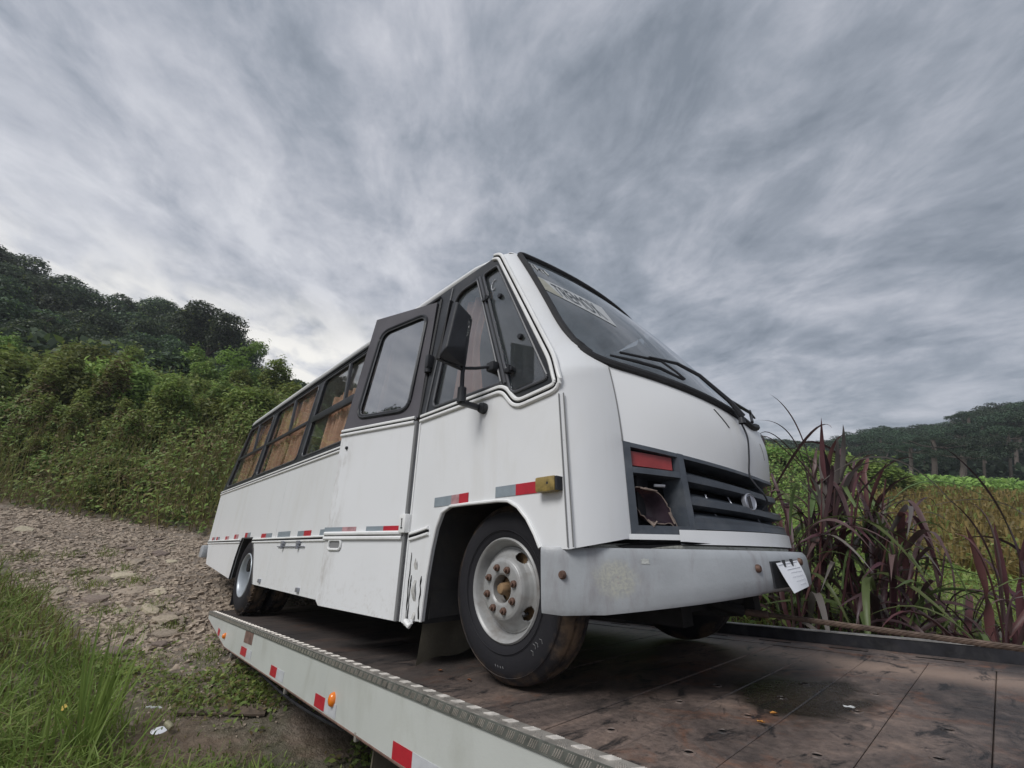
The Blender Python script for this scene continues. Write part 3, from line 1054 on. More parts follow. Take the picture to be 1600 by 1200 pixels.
# --- upper side: black band with window openings
bays = [[(-7.93, 0.905), (-6.475, 0.905), (-6.45, 1.80), (-7.69, 1.80)], [(-6.335, 0.905), (-4.815, 0.905), (-4.79, 1.80), (-6.31, 1.80)], [(-4.675, 0.905), (-3.26, 0.905), (-3.24, 1.80), (-4.65, 1.80)]]
holes = [rpoly(b, 0.085) for b in bays]
band = [(-8.185, 0.855), (-3.16, 0.855), (-3.16, 1.895), (-7.735, 1.895)]
MB().plate(band, [h[::-1] for h in holes], side, 0.03).build('window_band', 'window_black', bus)


def window(b, h, panes, name='side_window', fn=side, gl='window_glass', bar=True):
    fr = MB().tube([fn(x, z, -0.004) for x, z in shrink(h, 0.004)], 0.008, 7, closed=True).build(name, 'grey_seal', bus)
    for lp in panes:
        MB().plate(lp, [], lambda x, z, d: fn(x, z, 0.014 + d), 0.004).build('pane', gl, fr)
    return fr


for i, (b, h) in enumerate(zip(bays, holes)):
    (x0, z0), (x1, _), (x1t, z1), (x0t, _) = b
    zb = 1.325
    f0 = (zb - z0) / (z1 - z0)
    xl, xr = x0 + (x0t - x0) * f0, x1 + (x1t - x1) * f0
    xm = (xl + xr) / 2
    lower = rpoly([(x0 + .004, z0 + .004), (x1 - .004, z0 + .004), (xr, zb), (xl, zb)], [.08, .08, .002, .002])
    up1 = rpoly([(xl, zb), (xm + 0.02, zb), (xm + 0.02, z1 - .004), (x0t + .004, z1 - .004)], [.002, .002, .002, .08])
    up2 = rpoly([(xm - 0.02, zb), (xr, zb), (x1t - .004, z1 - .004), (xm - 0.02, z1 - .004)], [.002, .002, .08, .002])
    fr = window(b, h, [lower, up1])
    MB().plate(up2, [], lambda x, z, d: side(x, z, 0.024 + d), 0.004).build('pane', 'window_glass', fr)
    tilt = 0.03 if i == 2 else 0.0
    mb = MB().bbox((0, -0.018, -0.018 - tilt * .6), ((xr - xl), 0.012, 0.018 + tilt * .6), 0.004, M=Matrix.Translation(Vector(side(xl, zb))))
    mb.build('divider_bar', 'black_trim', fr)
    mb = MB().bbox((xm - 0.016, ys(1.57) - 0.002, zb), (xm + 0.016, ys(1.57) + 0.03, z1 - .01), 0.004)
    mb.build('upright_bar', 'grey_seal', fr)

# curtains behind the side windows


def curtain(xa, xb, z0, z1, y=0.085, fn=side, pinch=0.0, amp=0.028, seed=0):
    rr = random.Random(seed)
    nx = max(30, int(abs(xb - xa) * 130))
    ph = rr.uniform(0, 6)
    rows = []
    for j in range(9):
        z = z0 + (z1 - z0) * j / 8
        row = []
        for i in range(nx + 1):
            u = i / nx
            pin = 1 - pinch * math.sin(math.pi * min(1, (1 - j / 8) * 1.2)) if pinch else 1
            x = xa + (xb - xa) * u * pin
            w = amp * 1.25 * (math.sin(u * (xb - xa) * 64 + ph + .5 * math.sin(j * .5)) + 0.5 * math.sin(u * (xb - xa) * 27 + ph * 2))
            row.append(fn(x, z, y + w))
        rows.append(row)
    return MB().grid(rows).build('curtain', 'curtain_cloth', bus, smooth=1.2, recalc=False)


curtain(-7.72, -7.15, 0.93, 1.79, seed=1)
curtain(-7.02, -6.55, 0.93, 1.79, seed=2)
curtain(-6.18, -5.62, 0.93, 1.79, seed=3)
curtain(-5.46, -4.92, 0.93, 1.79, seed=4)
curtain(-4.42, -3.88, 0.93, 1.52, seed=5)
curtain(-3.55, -3.28, 0.93, 1.75, seed=9)
curtain(-2.13, -1.88, 0.86, 1.72, y=0.10, pinch=0.35, amp=0.02, seed=6)

# cab window + quarter light band
cab_glass = rpoly([(-2.245, 0.880), (-1.562, 0.868), (-1.932, 1.785), (-2.185, 1.785)], [0.07, 0.02, 0.02, 0.13])
qtr_glass = rpoly([(-1.482, 0.778), (-1.215, 0.795), (-1.725, 1.800), (-1.882, 1.800)], [0.05, 0.04, 0.03, 0.05])
capoly = [(-2.372, 0.85), (-1.55, 0.85), (-1.50, 0.82), (-1.445, 0.722), (-1.18, 0.745), (-1.195, 0.86), (-1.72, 1.865), (-1.78, 1.895), (-2.372, 1.895)]
MB().plate(capoly, [cab_glass[::-1], qtr_glass[::-1]], side, 0.03).build('window_band', 'window_black', bus)
window(None, cab_glass, [shrink(cab_glass, 0.002)], 'cab_window', gl='cab_glass')
qf = window(None, qtr_glass, [shrink(qtr_glass, 0.002)], 'quarter_window', gl='cab_glass')
for (x, z) in ((-1.675, 1.52), (-1.455, 1.13)):
    MB().lathe([(0.0, -0.012), (0.014, -0.012), (0.018, 0.0), (0.018, 0.006)], side(x, z, 0.006), 1, 14).build('glass_stud', 'black_trim', qf)
for (x, z) in ((-1.80, 1.55), (-1.505, 0.93)):
    mb = MB().bbox((-0.03, -0.022, -0.012), (0.03, 0.012, 0.012), 0.004, M=Matrix.Translation(Vector(side(x, z))))
    mb.bbox((0.0, -0.03, -0.022), (0.016, 0.0, 0.022), 0.003, M=Matrix.Translation(Vector(side(x, z))))
    mb.build('window_catch', 'black_trim', qf)
MB().tube([side(-1.755 - 0.004 + 0.022 * math.cos(a), 1.655 + 0.04 * math.sin(a), 0.010) for a in [R(q) for q in range(60, 330, 18)]], 0.0032, 5).build('chalk_mark', 'white_tape', qf)
# raised uprights in the cab band
mb = MB()
mb.tube([side(-1.535, 0.86, -0.003), side(-1.915, 1.80, -0.003)], 0.009, 6)
mb.tube([side(-1.565, 0.86, -0.004), side(-1.945, 1.80, -0.004)], 0.006, 6)
mb.tube([side(-2.31, 0.86, -0.004), side(-2.245, 1.875, -0.002)], 0.007, 6)
mb.build('window_rib', 'grey_seal', bus)
# black header rail right along under the roof edge
MB().plate([(-3.16, 1.80), (-2.372, 1.80), (-2.372, 1.895), (-3.16, 1.895)], [], side, 0.03).build('window_band', 'window_black', bus)
mb = MB()
mb.tube([side(-7.72, 1.862, -0.006), side(-2.4, 1.862, -0.006)], 0.012, 6)
mb.tube([side(-7.72, 1.828, -0.002), side(-3.2, 1.828, -0.002)], 0.008, 6)
mb.build('rain_channel', 'black_trim', bus)

# --- door, hinged on its front edge and standing ajar
DA = R(15)
dcx, dcy = math.cos(DA), math.sin(DA)


def door_fn(s, z, d=0.0):
    tu = 0 if z <= 0.82 else (z - 0.82) * 0.1 / 1.1
    return (-2.385 - s * dcx + d * dcy * -1, SY - 0.012 - s * dcy + tu + d * dcx, z)


def dflip(lp):
    return [(p[0], p[1]) for p in lp][::-1]


door_low = [(0.0, -0.362), (0.0, 0.82), (0.765, 0.82), (0.74, -0.30), (0.71, -0.328)]
door = MB().plate(door_low, [], lambda s, z, d: door_fn(s, z, d), 0.03).build('door', 'white_paint', bus)
door['label'] = 'entrance door standing ajar'
dglass = rpoly([(0.105, 0.915), (0.645, 0.935), (0.60, 1.70), (0.10, 1.735)], 0.10, 7)
door_up = [(0.0, 0.85), (0.765, 0.85), (0.715, 1.86), (0.03, 1.815)]
MB().plate(door_up, [dglass], lambda s, z, d: door_fn(s, z, d), 0.03).build('upper_door_frame', 'door_grey', door)
MB().tube([door_fn(s, z, -0.003) for s, z in dglass], 0.013, 7, closed=True).build('window_seal', 'black_trim', door)
MB().tube([door_fn(s, z, -0.002) for s, z in shrink(dglass[::-1], -0.018)], 0.006, 6, closed=True).build('window_seal', 'grey_seal', door)
MB().plate(dglass, [], lambda s, z, d: door_fn(s, z, 0.012 + d), 0.004).build('pane', 'door_glass', door)
mb = MB()
for zz in (0.816, 0.848):
    mb.tube([door_fn(s, zz, -0.004) for s in (0.02, 0.765)], 0.0125, 8)
mb.tube([door_fn(s, 0.832, -0.002) for s in (0.02, 0.765)], 0.008, 8, mi=1)
mb.build('waist_moulding', ['white_trim', 'void'], door)
mb = MB()
for zz in (0.083, 0.113):
    mb.tube([door_fn(s, zz, -0.006) for s in (0.02, 0.755)], 0.013, 8)
mb.tube([door_fn(s, 0.098, -0.002) for s in (0.02, 0.755)], 0.008, 8, mi=1)
mb.build('crease_moulding', ['white_trim', 'void'], door)
# recessed pull with its frame
mb = MB().tube([door_fn(s, z, -0.004) for s, z in rrect(0.575, 0.012, 0.70, 0.072, 0.022)], 0.009, 7, closed=True)
mb.plate(rrect(0.58, 0.016, 0.695, 0.068, 0.02)[::-1], [], lambda s, z, d: door_fn(s, z, -0.0015 + d), 0.001, 1)
mb.build('door_pull', ['white_trim', 'interior_grey'], door)
MB().lathe([(0.0, -0.014), (0.011, -0.012), (0.013, 0.0)], door_fn(0.68, 0.712, 0), 1, 12).build('door_lock', 'black_trim', door)
for (a, b, c0, z0, z1) in ((0.585, 0.772, 'grey_tape', 0.129, 0.178), (0.449, 0.585, 'pink_tape', 0.129, 0.178), (0.193, 0.351, 'grey_tape', 0.129, 0.178), (0.036, 0.193, 'red_tape', 0.129, 0.178)):
    MB().plate([(a, z0 - .022), (a, z1 - .024), (b, z1 - .024), (b, z0 - .022)], [], lambda s, z, d: door_fn(s, z, -0.003 + d), 0.002).build('reflector', c0, door)
# hinge line, rubber edge and latch box
MB().tube([door_fn(0.002, -0.36, -0.004), door_fn(0.002, 0.82, -0.004)], 0.011, 8).build('hinge_tube', 'interior_grey', bus)
MB().tube([side(-2.358, -0.36, -0.002), side(-2.358, 0.80, -0.002)], 0.007, 6).build('hinge_tube', 'white_trim', bus)
MB().tube([side(-2.385, 0.86, 0.002), side(-2.385, 1.83, 0.002)], 0.016, 6).build('edge_seal', 'rubber', bus)
lb = MB().bbox((-2.42, SY - 0.045, 0.11), (-2.35, SY - 0.005, 0.22), 0.008).build('latch_box', 'white_trim', bus)
mb = MB().box((-2.388, SY - 0.0475, 0.14), (-2.381, SY - 0.0455, 0.195)).box((-2.392, SY - 0.0475, 0.135), (-2.372, SY - 0.0455, 0.142)).box((-2.394, SY - 0.0475, 0.186), (-2.388, SY - 0.0455, 0.192))
mb.build('latch_mark', 'black_print', lb)
for (z) in (1.29, 1.22):
    MB().lathe([(0.0, -0.04), (0.024, -0.04), (0.026, 0.02)], (-2.36, ys(z) - 0.02, z), 2, 12).build('door_hinge', 'black_trim', bus)
MB().bbox((-2.37, ys(1.25) - 0.05, 1.21), (-2.33, ys(1.25) + 0.0, 1.31), 0.008).build('door_hinge', 'black_trim', bus)

# reflective tape along the side
strips = [(-7.96, -7.85, 'red_tape', 'grey_tape', .142, -7.70), (-7.70, -7.58, 'red_tape', 'grey_tape', .142, -7.46), (-7.12, -7.03, 'red_tape', 'pink_tape', .142, -6.93),
          (-6.64, -6.55, 'red_tape', 'pink_tape', .156, -6.44), (-6.13, -6.02, 'red_tape', 'grey_tape', .166, -5.90), (-5.44, -5.27, 'red_tape', 'grey_tape', .142, -5.07),
          (-4.87, -4.70, 'grey_tape', 'grey_tape', .148, -4.51), (-4.30, -4.14, 'grey_tape', 'red_tape', .142, -3.97), (-3.77, -3.62, 'grey_tape', 'grey_tape', .142, -3.45)]
strips[0] = (-7.95, -7.86, 'red_tape', 'grey_tape', .142, -7.76)
strips[1] = (-7.68, -7.58, 'red_tape', 'grey_tape', .142, -7.47)
for (a, m_, c0, c1, zc, b) in strips:
    for (p, q, cn) in ((a, m_, c0), (m_, b, c1)):
        MB().plate([(p, zc - .026), (q, zc - .026), (q, zc + .026), (p, zc + .026)], [], lambda x, z, d: side(x, z, -0.003 + d), 0.002).build('reflector', cn, bus)
for (a, b, cn, za, zb_) in ((-2.114, -1.95, 'grey_tape', .272, .274), (-1.95, -1.88, 'pink_tape', .274, .275), (-1.88, -1.80, 'red_tape', .275, .277), (-1.584, -1.44, 'grey_tape', .284, .284), (-1.44, -1.27, 'red_tape', .284, .284)):
    MB().plate([(a, za - .026), (b, zb_ - .026), (b, zb_ + .026), (a, za + .026)], [], lambda x, z, d: side(x, z, -0.003 + d), 0.002).build('reflector', cn, bus)
mk = MB()
mk.bbox((-1.278, SY - 0.045, 0.252), (-1.165, SY + 0.0, 0.318), 0.010)
mk.box((-1.165, SY - 0.040, 0.256), (-1.155, SY + 0.0, 0.314), 1)
mk.disc((-1.205, SY - 0.0455, 0.288), 0.006, 1, 10, 1)
mk.build('marker_lamp', ['yellowed_lamp', 'black_trim'], bus)
# locker catches under the crease
for x in (-4.62, -4.20):
    mb = MB().bbox((x - 0.035, SY - 0.026, 0.055), (x + 0.035, SY - 0.002, 0.085), 0.005).bbox((x - 0.014, SY - 0.03, 0.015), (x + 0.014, SY - 0.006, 0.06), 0.004)
    mb.build('locker_catch', 'chrome_dull', bus)
MB().tube([side(-4.78, 0.035, -0.01), side(-4.05, 0.035, -0.01)], 0.005, 6).build('locker_rod', 'chrome_dull', bus)
for (x, z) in ((-5.13, -0.285), (-4.02, -0.30)):
    MB().bbox((x - 0.03, SY - 0.02, z - 0.02), (x + 0.03, SY, z + 0.015), 0.005).build('locker_catch', 'chrome_dull', bus)

# --- front shell ------------------------------------------------------------


def K0(u): return (-.64 - .595 * u * u, YC + u, .052 + .02 * (u / .78) ** 2)
def K1(u): return (-.64 - .595 * u * u, YC + u, .112)
def K2(u): return (-.665 - .56 * u * u, YC + u, .375 + .12 * (abs(u) / .78) ** 1.7)
def K3(u): return (-.675 - .62 * u * u, YC + u, .65 + .25 * math.sqrt(u * u + .0025) + .1 * u * u)
def K4(u): return (-1.535 - .145 * u * u, YC + u, 1.9)


def lerp3(a, b, t):
    return tuple(a[i] * (1 - t) + b[i] * t for i in range(3))


def WS(u, t, d=0.0):
    """windshield surface, slightly bulged; d metres outwards"""
    p = lerp3(K3(u), K4(u), t)
    bul = 0.035 * math.sin(math.pi * min(1, max(0, t))) * (1 - (u / .95) ** 2)
    return (p[0] + (bul + d) * 0.8, p[1] + d * 0.35 * u, p[2] + (bul + d) * 0.55)


def NOSE(u, t, d=0.0):
    """grille zone surface between the lower strip and the hood; d metres outwards"""
    p = lerp3(K1(u), K2(u), t)
    return (p[0] + d * 0.93, p[1] + d * 0.4 * u, p[2] + d * 0.05)


def HOOD(u, t, d=0.0):
    p = lerp3(K2(u), K3(u), t)
    bul = 0.03 * math.sin(math.pi * t) * (1 - (u / .85) ** 4)
    return (p[0] + (bul + d) * .8, p[1], p[2] + (bul + d) * .5)


def patch(fn, u0, u1, t0, t1, nu, nt, name, m, lip=0.0):
    rows = [[fn(u0 + (u1 - u0) * i / nu, t0 + (t1 - t0) * j / nt) for i in range(nu + 1)] for j in range(nt + 1)]
    mb = MB().grid(rows)
    return mb


# hood panel
mb = patch(HOOD, -.775, .775, 0.0, 0.985, 48, 14, 'hood', None)
mb.grid([[HOOD(u, 0.0, d) for u in np.linspace(-.775, .775, 49)] for d in (0.0, -0.03)])
for sgn in (-1, 1):
    mb.grid([[HOOD(sgn * .775, t, d) for t in np.linspace(0, .985, 12)] for d in (0.0, -0.02)])
hood = mb.build('hood', 'white_paint', bus)
MB().tube([HOOD(-.776, t, 0.002) for t in np.linspace(0.0, .93, 14)], 0.005, 5).build('hood_seam', 'interior_grey', hood)
MB().tube([HOOD(-.333 + .06 * t, .83 - .25 * t, 0.001) for t in np.linspace(0, 1, 5)], 0.0035, 5).build('scratch', 'black_trim', hood)
MB().tube([HOOD(.02 + .02 * t, .62 - .3 * t, 0.0005) for t in np.linspace(0, 1, 5)], 0.002, 5).build('scratch', 'interior_grey', hood)


def corner_side(z):
    """front edge of the side wall"""
    if z <= 0.82:
        return (-1.135 - .03 * z / .82, SY, z)
    f_ = (z - .82) / 1.06
    return (-1.165 - .555 * f_, ys(z), z)


def corner_rows(sgn):
    rows = []
    # lower part: from strip to windshield foot
    for j in range(25):
        t = j / 24
        if t < 0.12:
            a = lerp3(K0(-.775), K1(-.775), t / .12)
        elif t < 0.42:
            a = lerp3(K1(-.775), K2(-.775), (t - .12) / .30)
        else:
            q_ = (t - .42) / .58
            a = HOOD(-.765, q_ * .985, -.004)
        b = corner_side(.022 + (0.85 - .022) * t)
        rows.append((a, b, 0.62))
    for j in range(1, 21):
        t = j / 20
        a = WS(-.80 - .075 * min(1, t * 5) + .045 * t * t, t)
        b = corner_side(.85 + (1.885 - .85) * t)
        rows.append((a, b, 0.55))
    out = []
    for a, b, w in rows:
        ctrl = (a[0] + (b[0] - a[0]) * .30, b[1] + (a[1] - b[1]) * .33, a[2] + (b[2] - a[2]) * .55)
        row = []
        for i in range(13):
            s_ = i / 12
            p = [a[k] * (1 - s_) ** 2 + ctrl[k] * 2 * s_ * (1 - s_) + b[k] * s_ * s_ for k in range(3)]
            if sgn > 0:
                p[1] = 2 * YC - p[1]
            row.append(p)
        out.append(row)
    return out


for sgn in (-1, 1):
    MB().grid(corner_rows(sgn)).build('corner_panel', 'white_paint', bus)
    lin = [[(p[0] - .045, p[1] - sgn * .035, p[2]) for p in r_] for r_ in corner_rows(sgn)]
    MB().grid(lin).build('corner_lining', 'interior_dark', bus)
# the double seam where the corner meets the side
mb = MB()
for dx in (0.0, 0.022):
    mb.tube([(corner_side(z)[0] + dx, SY - 0.002 + dx * .35, z) for z in np.linspace(0.03, 0.70, 8)], 0.0035, 5)
mb.build('corner_seam', 'interior_grey', bus)
# lower strip under the grille
mb = MB()
us = np.linspace(-.62, .62, 41)
mb.grid([[(K0(u)[0] + .012, K0(u)[1], .050) for u in us], [(K1(u)[0] + .012, K1(u)[1], .108) for u in us], [(K1(u)[0] - .03, K1(u)[1], .110) for u in us]])
us2 = np.linspace(-.80, -.60, 8)
mb.grid([[(K0(u)[0] + .008, K0(u)[1], .066) for u in us2], [(K1(u)[0] + .008, K1(u)[1], .088) for u in us2]])
mb.grid([[(K0(-u)[0] + .008, K0(-u)[1], .066) for u in us2], [(K1(-u)[0] + .008, K1(-u)[1], .088) for u in us2]])
mb.build('lower_strip', 'white_paint', bus)
us = np.linspace(-.9, .9, 41)
mb = MB().grid([[(K0(u)[0] - .012, K0(u)[1], -.06) for u in us], [(K0(u)[0] - .006, K0(u)[1], .044) for u in us], [(K0(u)[0] - .04, K0(u)[1], .050) for u in us]])
mb.build('bumper_gap', 'moss_grime', bus)
# dark torn gap at the corner above the bumper
gp = [(-.83, .040), (-.72, .060), (-.60, .060), (-.5, .055), (-.62, .046), (-.70, .036), (-.745, .026), (-.80, .028)]
MB().plate(gp, [], lambda u, z, d: (K1(u)[0] + .016 - d, YC + u - .012, z), 0.004).build('torn_gap', 'void', bus)

# --- grille
grille = MB()
us = np.linspace(-.775, .775, 41)
grille.grid([[NOSE(u, t, -0.115) for u in us] for t in (-0.06, 0.5, 1.02)])
grille = grille.build('grille', 'void', bus)


def gstrip(pts_a, pts_b, d0, d1, name, m='dark_plastic', parent=None):
    """solid strip lying on the nose between two (u,t) lines, front at d1, back at d0"""
    rows = [[NOSE(u, t, d0) for u, t in pts_a], [NOSE(u, t, d1) for u, t in pts_a], [NOSE(u, t, d1) for u, t in pts_b], [NOSE(u, t, d0) for u, t in pts_b]]
    return MB().grid(rows).build(name, m, parent or grille)


def uline(u0, u1, t0, t1, n=16):
    return [(u0 + (u1 - u0) * i / n, t0 + (t1 - t0) * i / n) for i in range(n + 1)]


full = 40
gstrip(uline(-.775, .775, 1.0, 1.0, full), uline(-.775, .775, .945, .945, full), -.11, .004, 'grille_frame')
gstrip(uline(-.775, -.56, -.065, -.085), uline(-.775, -.56, .03, .03), -.11, .006, 'grille_frame')
gstrip(uline(.56, .775, -.085, -.065), uline(.56, .775, .03, .03), -.11, .006, 'grille_frame')
gstrip(uline(-.56, .56, .0, .0, full), uline(-.56, .56, .085, .085, full), -.11, .004, 'grille_frame')
for sgn in (-1, 1):
    gstrip([(sgn * .775, -.06), (sgn * .775, 1.0)], [(sgn * .752, -.06), (sgn * .752, 1.0)], -.11, .006, 'grille_frame')
    gstrip([(sgn * .572, -.06), (sgn * .572, 1.0)], [(sgn * .548, -.06), (sgn * .548, 1.0)], -.11, .008, 'grille_frame')
    gstrip(uline(sgn * .76, sgn * .56, .70, .74), uline(sgn * .76, sgn * .56, .63, .66), -.11, .004, 'grille_frame')
# three long slats, each a raised lip with a sloping top
for (tc_, tw, d_) in ((.70, .115, .0), (.385, .115, .0), (.125, .105, .004)):
    def tt(u, off):
        return tc_ - (.05 if tc_ > .5 else .06 if tc_ > .3 else .03) * (1 - (abs(u) / .55)) + off
    usx = np.linspace(-.55, .55, 41)
    rows = [[NOSE(u, tt(u, tw * 1.35), -.075) for u in usx], [NOSE(u, tt(u, tw * .45), -.012 + d_) for u in usx], [NOSE(u, tt(u, tw * .25), d_) for u in usx],
            [NOSE(u, tt(u, -tw * .55), d_ - .003) for u in usx], [NOSE(u, tt(u, -tw * .8), -.05) for u in usx], [NOSE(u, tt(u, -tw * .6), -.09) for u in usx]]
    MB().grid(rows).build('slat', 'dark_plastic', grille)
for (u, t0, t1) in ((-.43, .39, .53), (-.30, .42, .55), (-.40, .16, .25), (-.10, .14, .25)):
    MB().tube([NOSE(u, t0, -.035), NOSE(u + .004, t1, -.05)], 0.0035, 5).build('clip', 'chrome_dull', grille)
# turn signals (the left one in view is a plain red lens) and lamp boxes
for sgn in (-1, 1):
    rows = [[NOSE(sgn * (.742 - .155 * i / 6), t, -.022) for i in range(7)] for t in (.735 , .93)]
    rows[0] = [NOSE(sgn * (.745 - .160 * i / 6), .735 + .03 * i / 6, -.018) for i in range(7)]
    rows[1] = [NOSE(sgn * (.742 - .160 * i / 6), .915 + .025 * i / 6, -.018) for i in range(7)]
    back = [[(p[0] - .03, p[1], p[2]) for p in r_] for r_ in rows]
    mb = MB().grid([back[0], rows[0], rows[1], back[1]])
    mb.build('turn_signal', 'red_lens', bus)
# broken headlamp: an empty cracked bowl in its box
rim = [(-.755, .405), (-.737, .475), (-.705, .47), (-.67, .45), (-.645, .365), (-.628, .25), (-.618, .12), (-.606, -.02), (-.628, .06), (-.68, .055), (-.71, .085), (-.737, .185), (-.752, .29)]
cu, ct = -.675, .26
rows = []
for (f_, d_) in ((1.0, -.012), (.97, -.03), (.86, -.06), (.66, -.085), (.4, -.098), (.12, -.104)):
    rows.append([NOSE(cu + (u - cu) * f_, ct + (t - ct) * f_, d_) for u, t in rim])
mb = MB().grid(rows, close_u=True)
lamp = mb.build('headlamp_bowl', 'broken_plastic', bus, smooth=1.0)
lamp['label'] = 'smashed empty headlamp bowl'
mb = MB()
rr = random.Random(3)
segs = [[0, 1, 2, 3, 4, 5, 6, 7], [7, 8, 9, 10], [10, 11, 12, 0]]
for sg, rad in zip(segs, (.0020, .0023, .0014)):
    pts = []
    for i, j in zip(sg[:-1], sg[1:]):
        for k_ in range(4):
            f_ = k_ / 4
            u = rim[i][0] * (1 - f_) + rim[j][0] * f_; t = rim[i][1] * (1 - f_) + rim[j][1] * f_
            pts.append(NOSE(u + rr.uniform(-.003, .003), t + rr.uniform(-.01, .01), -.010))
    mb.tube(pts, [rad * rr.uniform(.6, 1.6) for _ in pts], 6)
mb.tube([NOSE(-.725, .46, -.006), NOSE(-.69, .452, -.004), NOSE(-.665, .448, -.008)], [.003, .005, .003], 6)
mb.tube([NOSE(-.715, .095, -.004), NOSE(-.70, .03, .004), NOSE(-.685, .08, .0)], [.005, .008, .004], 6)
mb.tube([NOSE(-.632, .20, -.008), NOSE(-.62, .06, -.004)], [.005, .004], 6)
mb.build('cracked_rim', 'broken_edge', lamp)
MB().tube([NOSE(-.66, .53, -.03), NOSE(-.625, .535, -.02)], 0.007, 7).build('lamp_screw', 'chrome_dull', bus)
# emblem
ec = Vector(NOSE(-.212, .49, -.006))
nx = Vector((0.93, -0.10 * 3.2, 0.05)).normalized()
ay = Vector((0.0, 1, 0)); ay = (ay - nx * ay.dot(nx)).normalized(); az_ = nx.cross(ay) * 1
EM = Matrix((ay, az_, nx)).transposed().to_4x4(); EM.translation = ec
mb = MB()
mb.lathe([(.0, .010), (.050, .010), (.056, .016), (.062, .010), (.064, -.02)], (0, 0, 0), 2, 28)
EM = EM @ Matrix.Diagonal((.62, .66, .6, 1))
mb.v = [tuple(EM @ Vector(p)) for p in mb.v]
emb = mb.build('emblem', 'chrome_dull', bus)
mb = MB()
mb.plate([(-.030, -.040), (-.012, -.044), (-.014, .040), (-.030, .032)], [], lambda a, b, d: tuple(EM @ Vector((a, b, .0145 - d))), 0.003)
mb.plate([(-.004, -.046), (.006, -.046), (.004, .044), (-.006, .044)], [], lambda a, b, d: tuple(EM @ Vector((a, b, .0145 - d))), 0.003)
mb.build('emblem_mark', 'black_print', emb)
# loose wire from the wiper down over the hood into the grille
wp = [HOOD(-.2, .93, .02), HOOD(-.185, .80, .02), HOOD(-.175, .5, .022), HOOD(-.18, .2, .02), NOSE(-.19, .98, .02), NOSE(-.185, .8, .03), NOSE(-.16, .62, .045), NOSE(-.125, .48, .03), NOSE(-.105, .36, -.02)]
cr = []
for i in range(len(wp) - 1):
    p0 = Vector(wp[max(i - 1, 0)]); p1 = Vector(wp[i]); p2 = Vector(wp[i + 1]); p3 = Vector(wp[min(i + 2, len(wp) - 1)])
    for k_ in range(6):
        t = k_ / 6
        cr.append(0.5 * ((2 * p1) + (p2 - p0) * t + (2 * p0 - 5 * p1 + 4 * p2 - p3) * t * t + (3 * p1 - p0 - 3 * p2 + p3) * t ** 3))
MB().tube(cr, 0.0045, 6).build('loose_wire', 'black_trim', bus)

# --- windshield
wsl = []
n = 14
u_l = lambda t: -.80 - .075 * min(1, t * 5) + .045 * t * t
outl = [(u, t / 1.5) for u, t in densify(rpoly([(-.84, 0.0), (.84, 0.0), (.874, .34), (.838, 1.5), (-.838, 1.5), (-.874, .34)], [.12, .12, .30, .05, .05, .30], 8) + [(-.80, 0.0)], .05)][:-1]
rows = []
for j in range(25):
    t = j / 24
    ul = u_l(t) + (.05 if j in (0, 24) else .02 if j in (1, 23) else .008 if j == 2 else 0)
    rows.append([WS(ul * (1 - 2 * i / 40), t) for i in range(41)])
ws = MB().grid(rows).build('windshield', 'windshield_glass', bus, smooth=1.5)
gas = MB().tube([WS(u, t, .004) for u, t in outl], 0.021, 8, closed=True)
gas.build('windshield_seal', 'rubber', ws)
# a faded sun strip with cut-out lettering stuck on the glass
band_t = lambda u: .60 + .17 * (-u - .48)
mb = MB()


def SBAND(u, v, d=.0022):
    """point on the sun strip: u across the glass, v 0..1 up the strip"""
    lo = .585 - .70 * (u + .835)
    hi = .745 - .47 * (u + .84)
    return WS(u, lo + (hi - lo) * v, d)


ul, ur = -.842, -.49
mb = MB()
mb.grid([[SBAND(ul + (ur - .05 - ul) * i / 20, 0) for i in range(21)], [SBAND(ul + (ur - ul) * i / 20, 1) for i in range(21)]])
mb.build('sun_strip', 'sticker_band', ws, recalc=False)
mb = MB().grid([[SBAND(-.838 + .085 * i / 4, .02, .003) for i in range(5)], [SBAND(-.838 + .045 * i / 4, .95, .003) for i in range(5)]])
mb.build('sun_strip_patch', 'sticker_yellow', ws, recalc=False)


def text_mesh(txt, size, bold=True):
    cu_ = bpy.data.curves.new('lettering', 'FONT')
    cu_.body = txt
    cu_.size = size
    cu_.resolution_u = 3
    o_ = bpy.data.objects.new('lettering_tmp', cu_)
    COL.objects.link(o_)
    dg = bpy.context.evaluated_depsgraph_get()
    me = bpy.data.meshes.new_from_object(o_.evaluated_get(dg))
    vs = [tuple(v.co) for v in me.vertices]
    fs = [tuple(p.vertices) for p in me.polygons]
    bpy.data.objects.remove(o_)
    bpy.data.curves.remove(cu_)
    bpy.data.meshes.remove(me)
    return vs, fs


def place_text(txt, fn, width, height, name, m, parent, bold=0.0):
    """fn(a, b) with a in 0..1 along, b in 0..1 up"""
    vs, fs = text_mesh(txt, 1.0)
    xs = [v[0] for v in vs]; yy = [v[1] for v in vs]
    x0, x1, y0, y1 = min(xs), max(xs), min(yy), max(yy)
    mb = MB().add([fn((v[0] - x0) / (x1 - x0), (v[1] - y0) / (y1 - y0)) for v in vs], fs)
    if bold:
        mb.add([fn((v[0] - x0) / (x1 - x0) + bold, (v[1] - y0) / (y1 - y0)) for v in [(q[0], q[1], q[2]) for q in vs]], fs)
    return mb.build(name, m, parent, recalc=False, smooth=None)


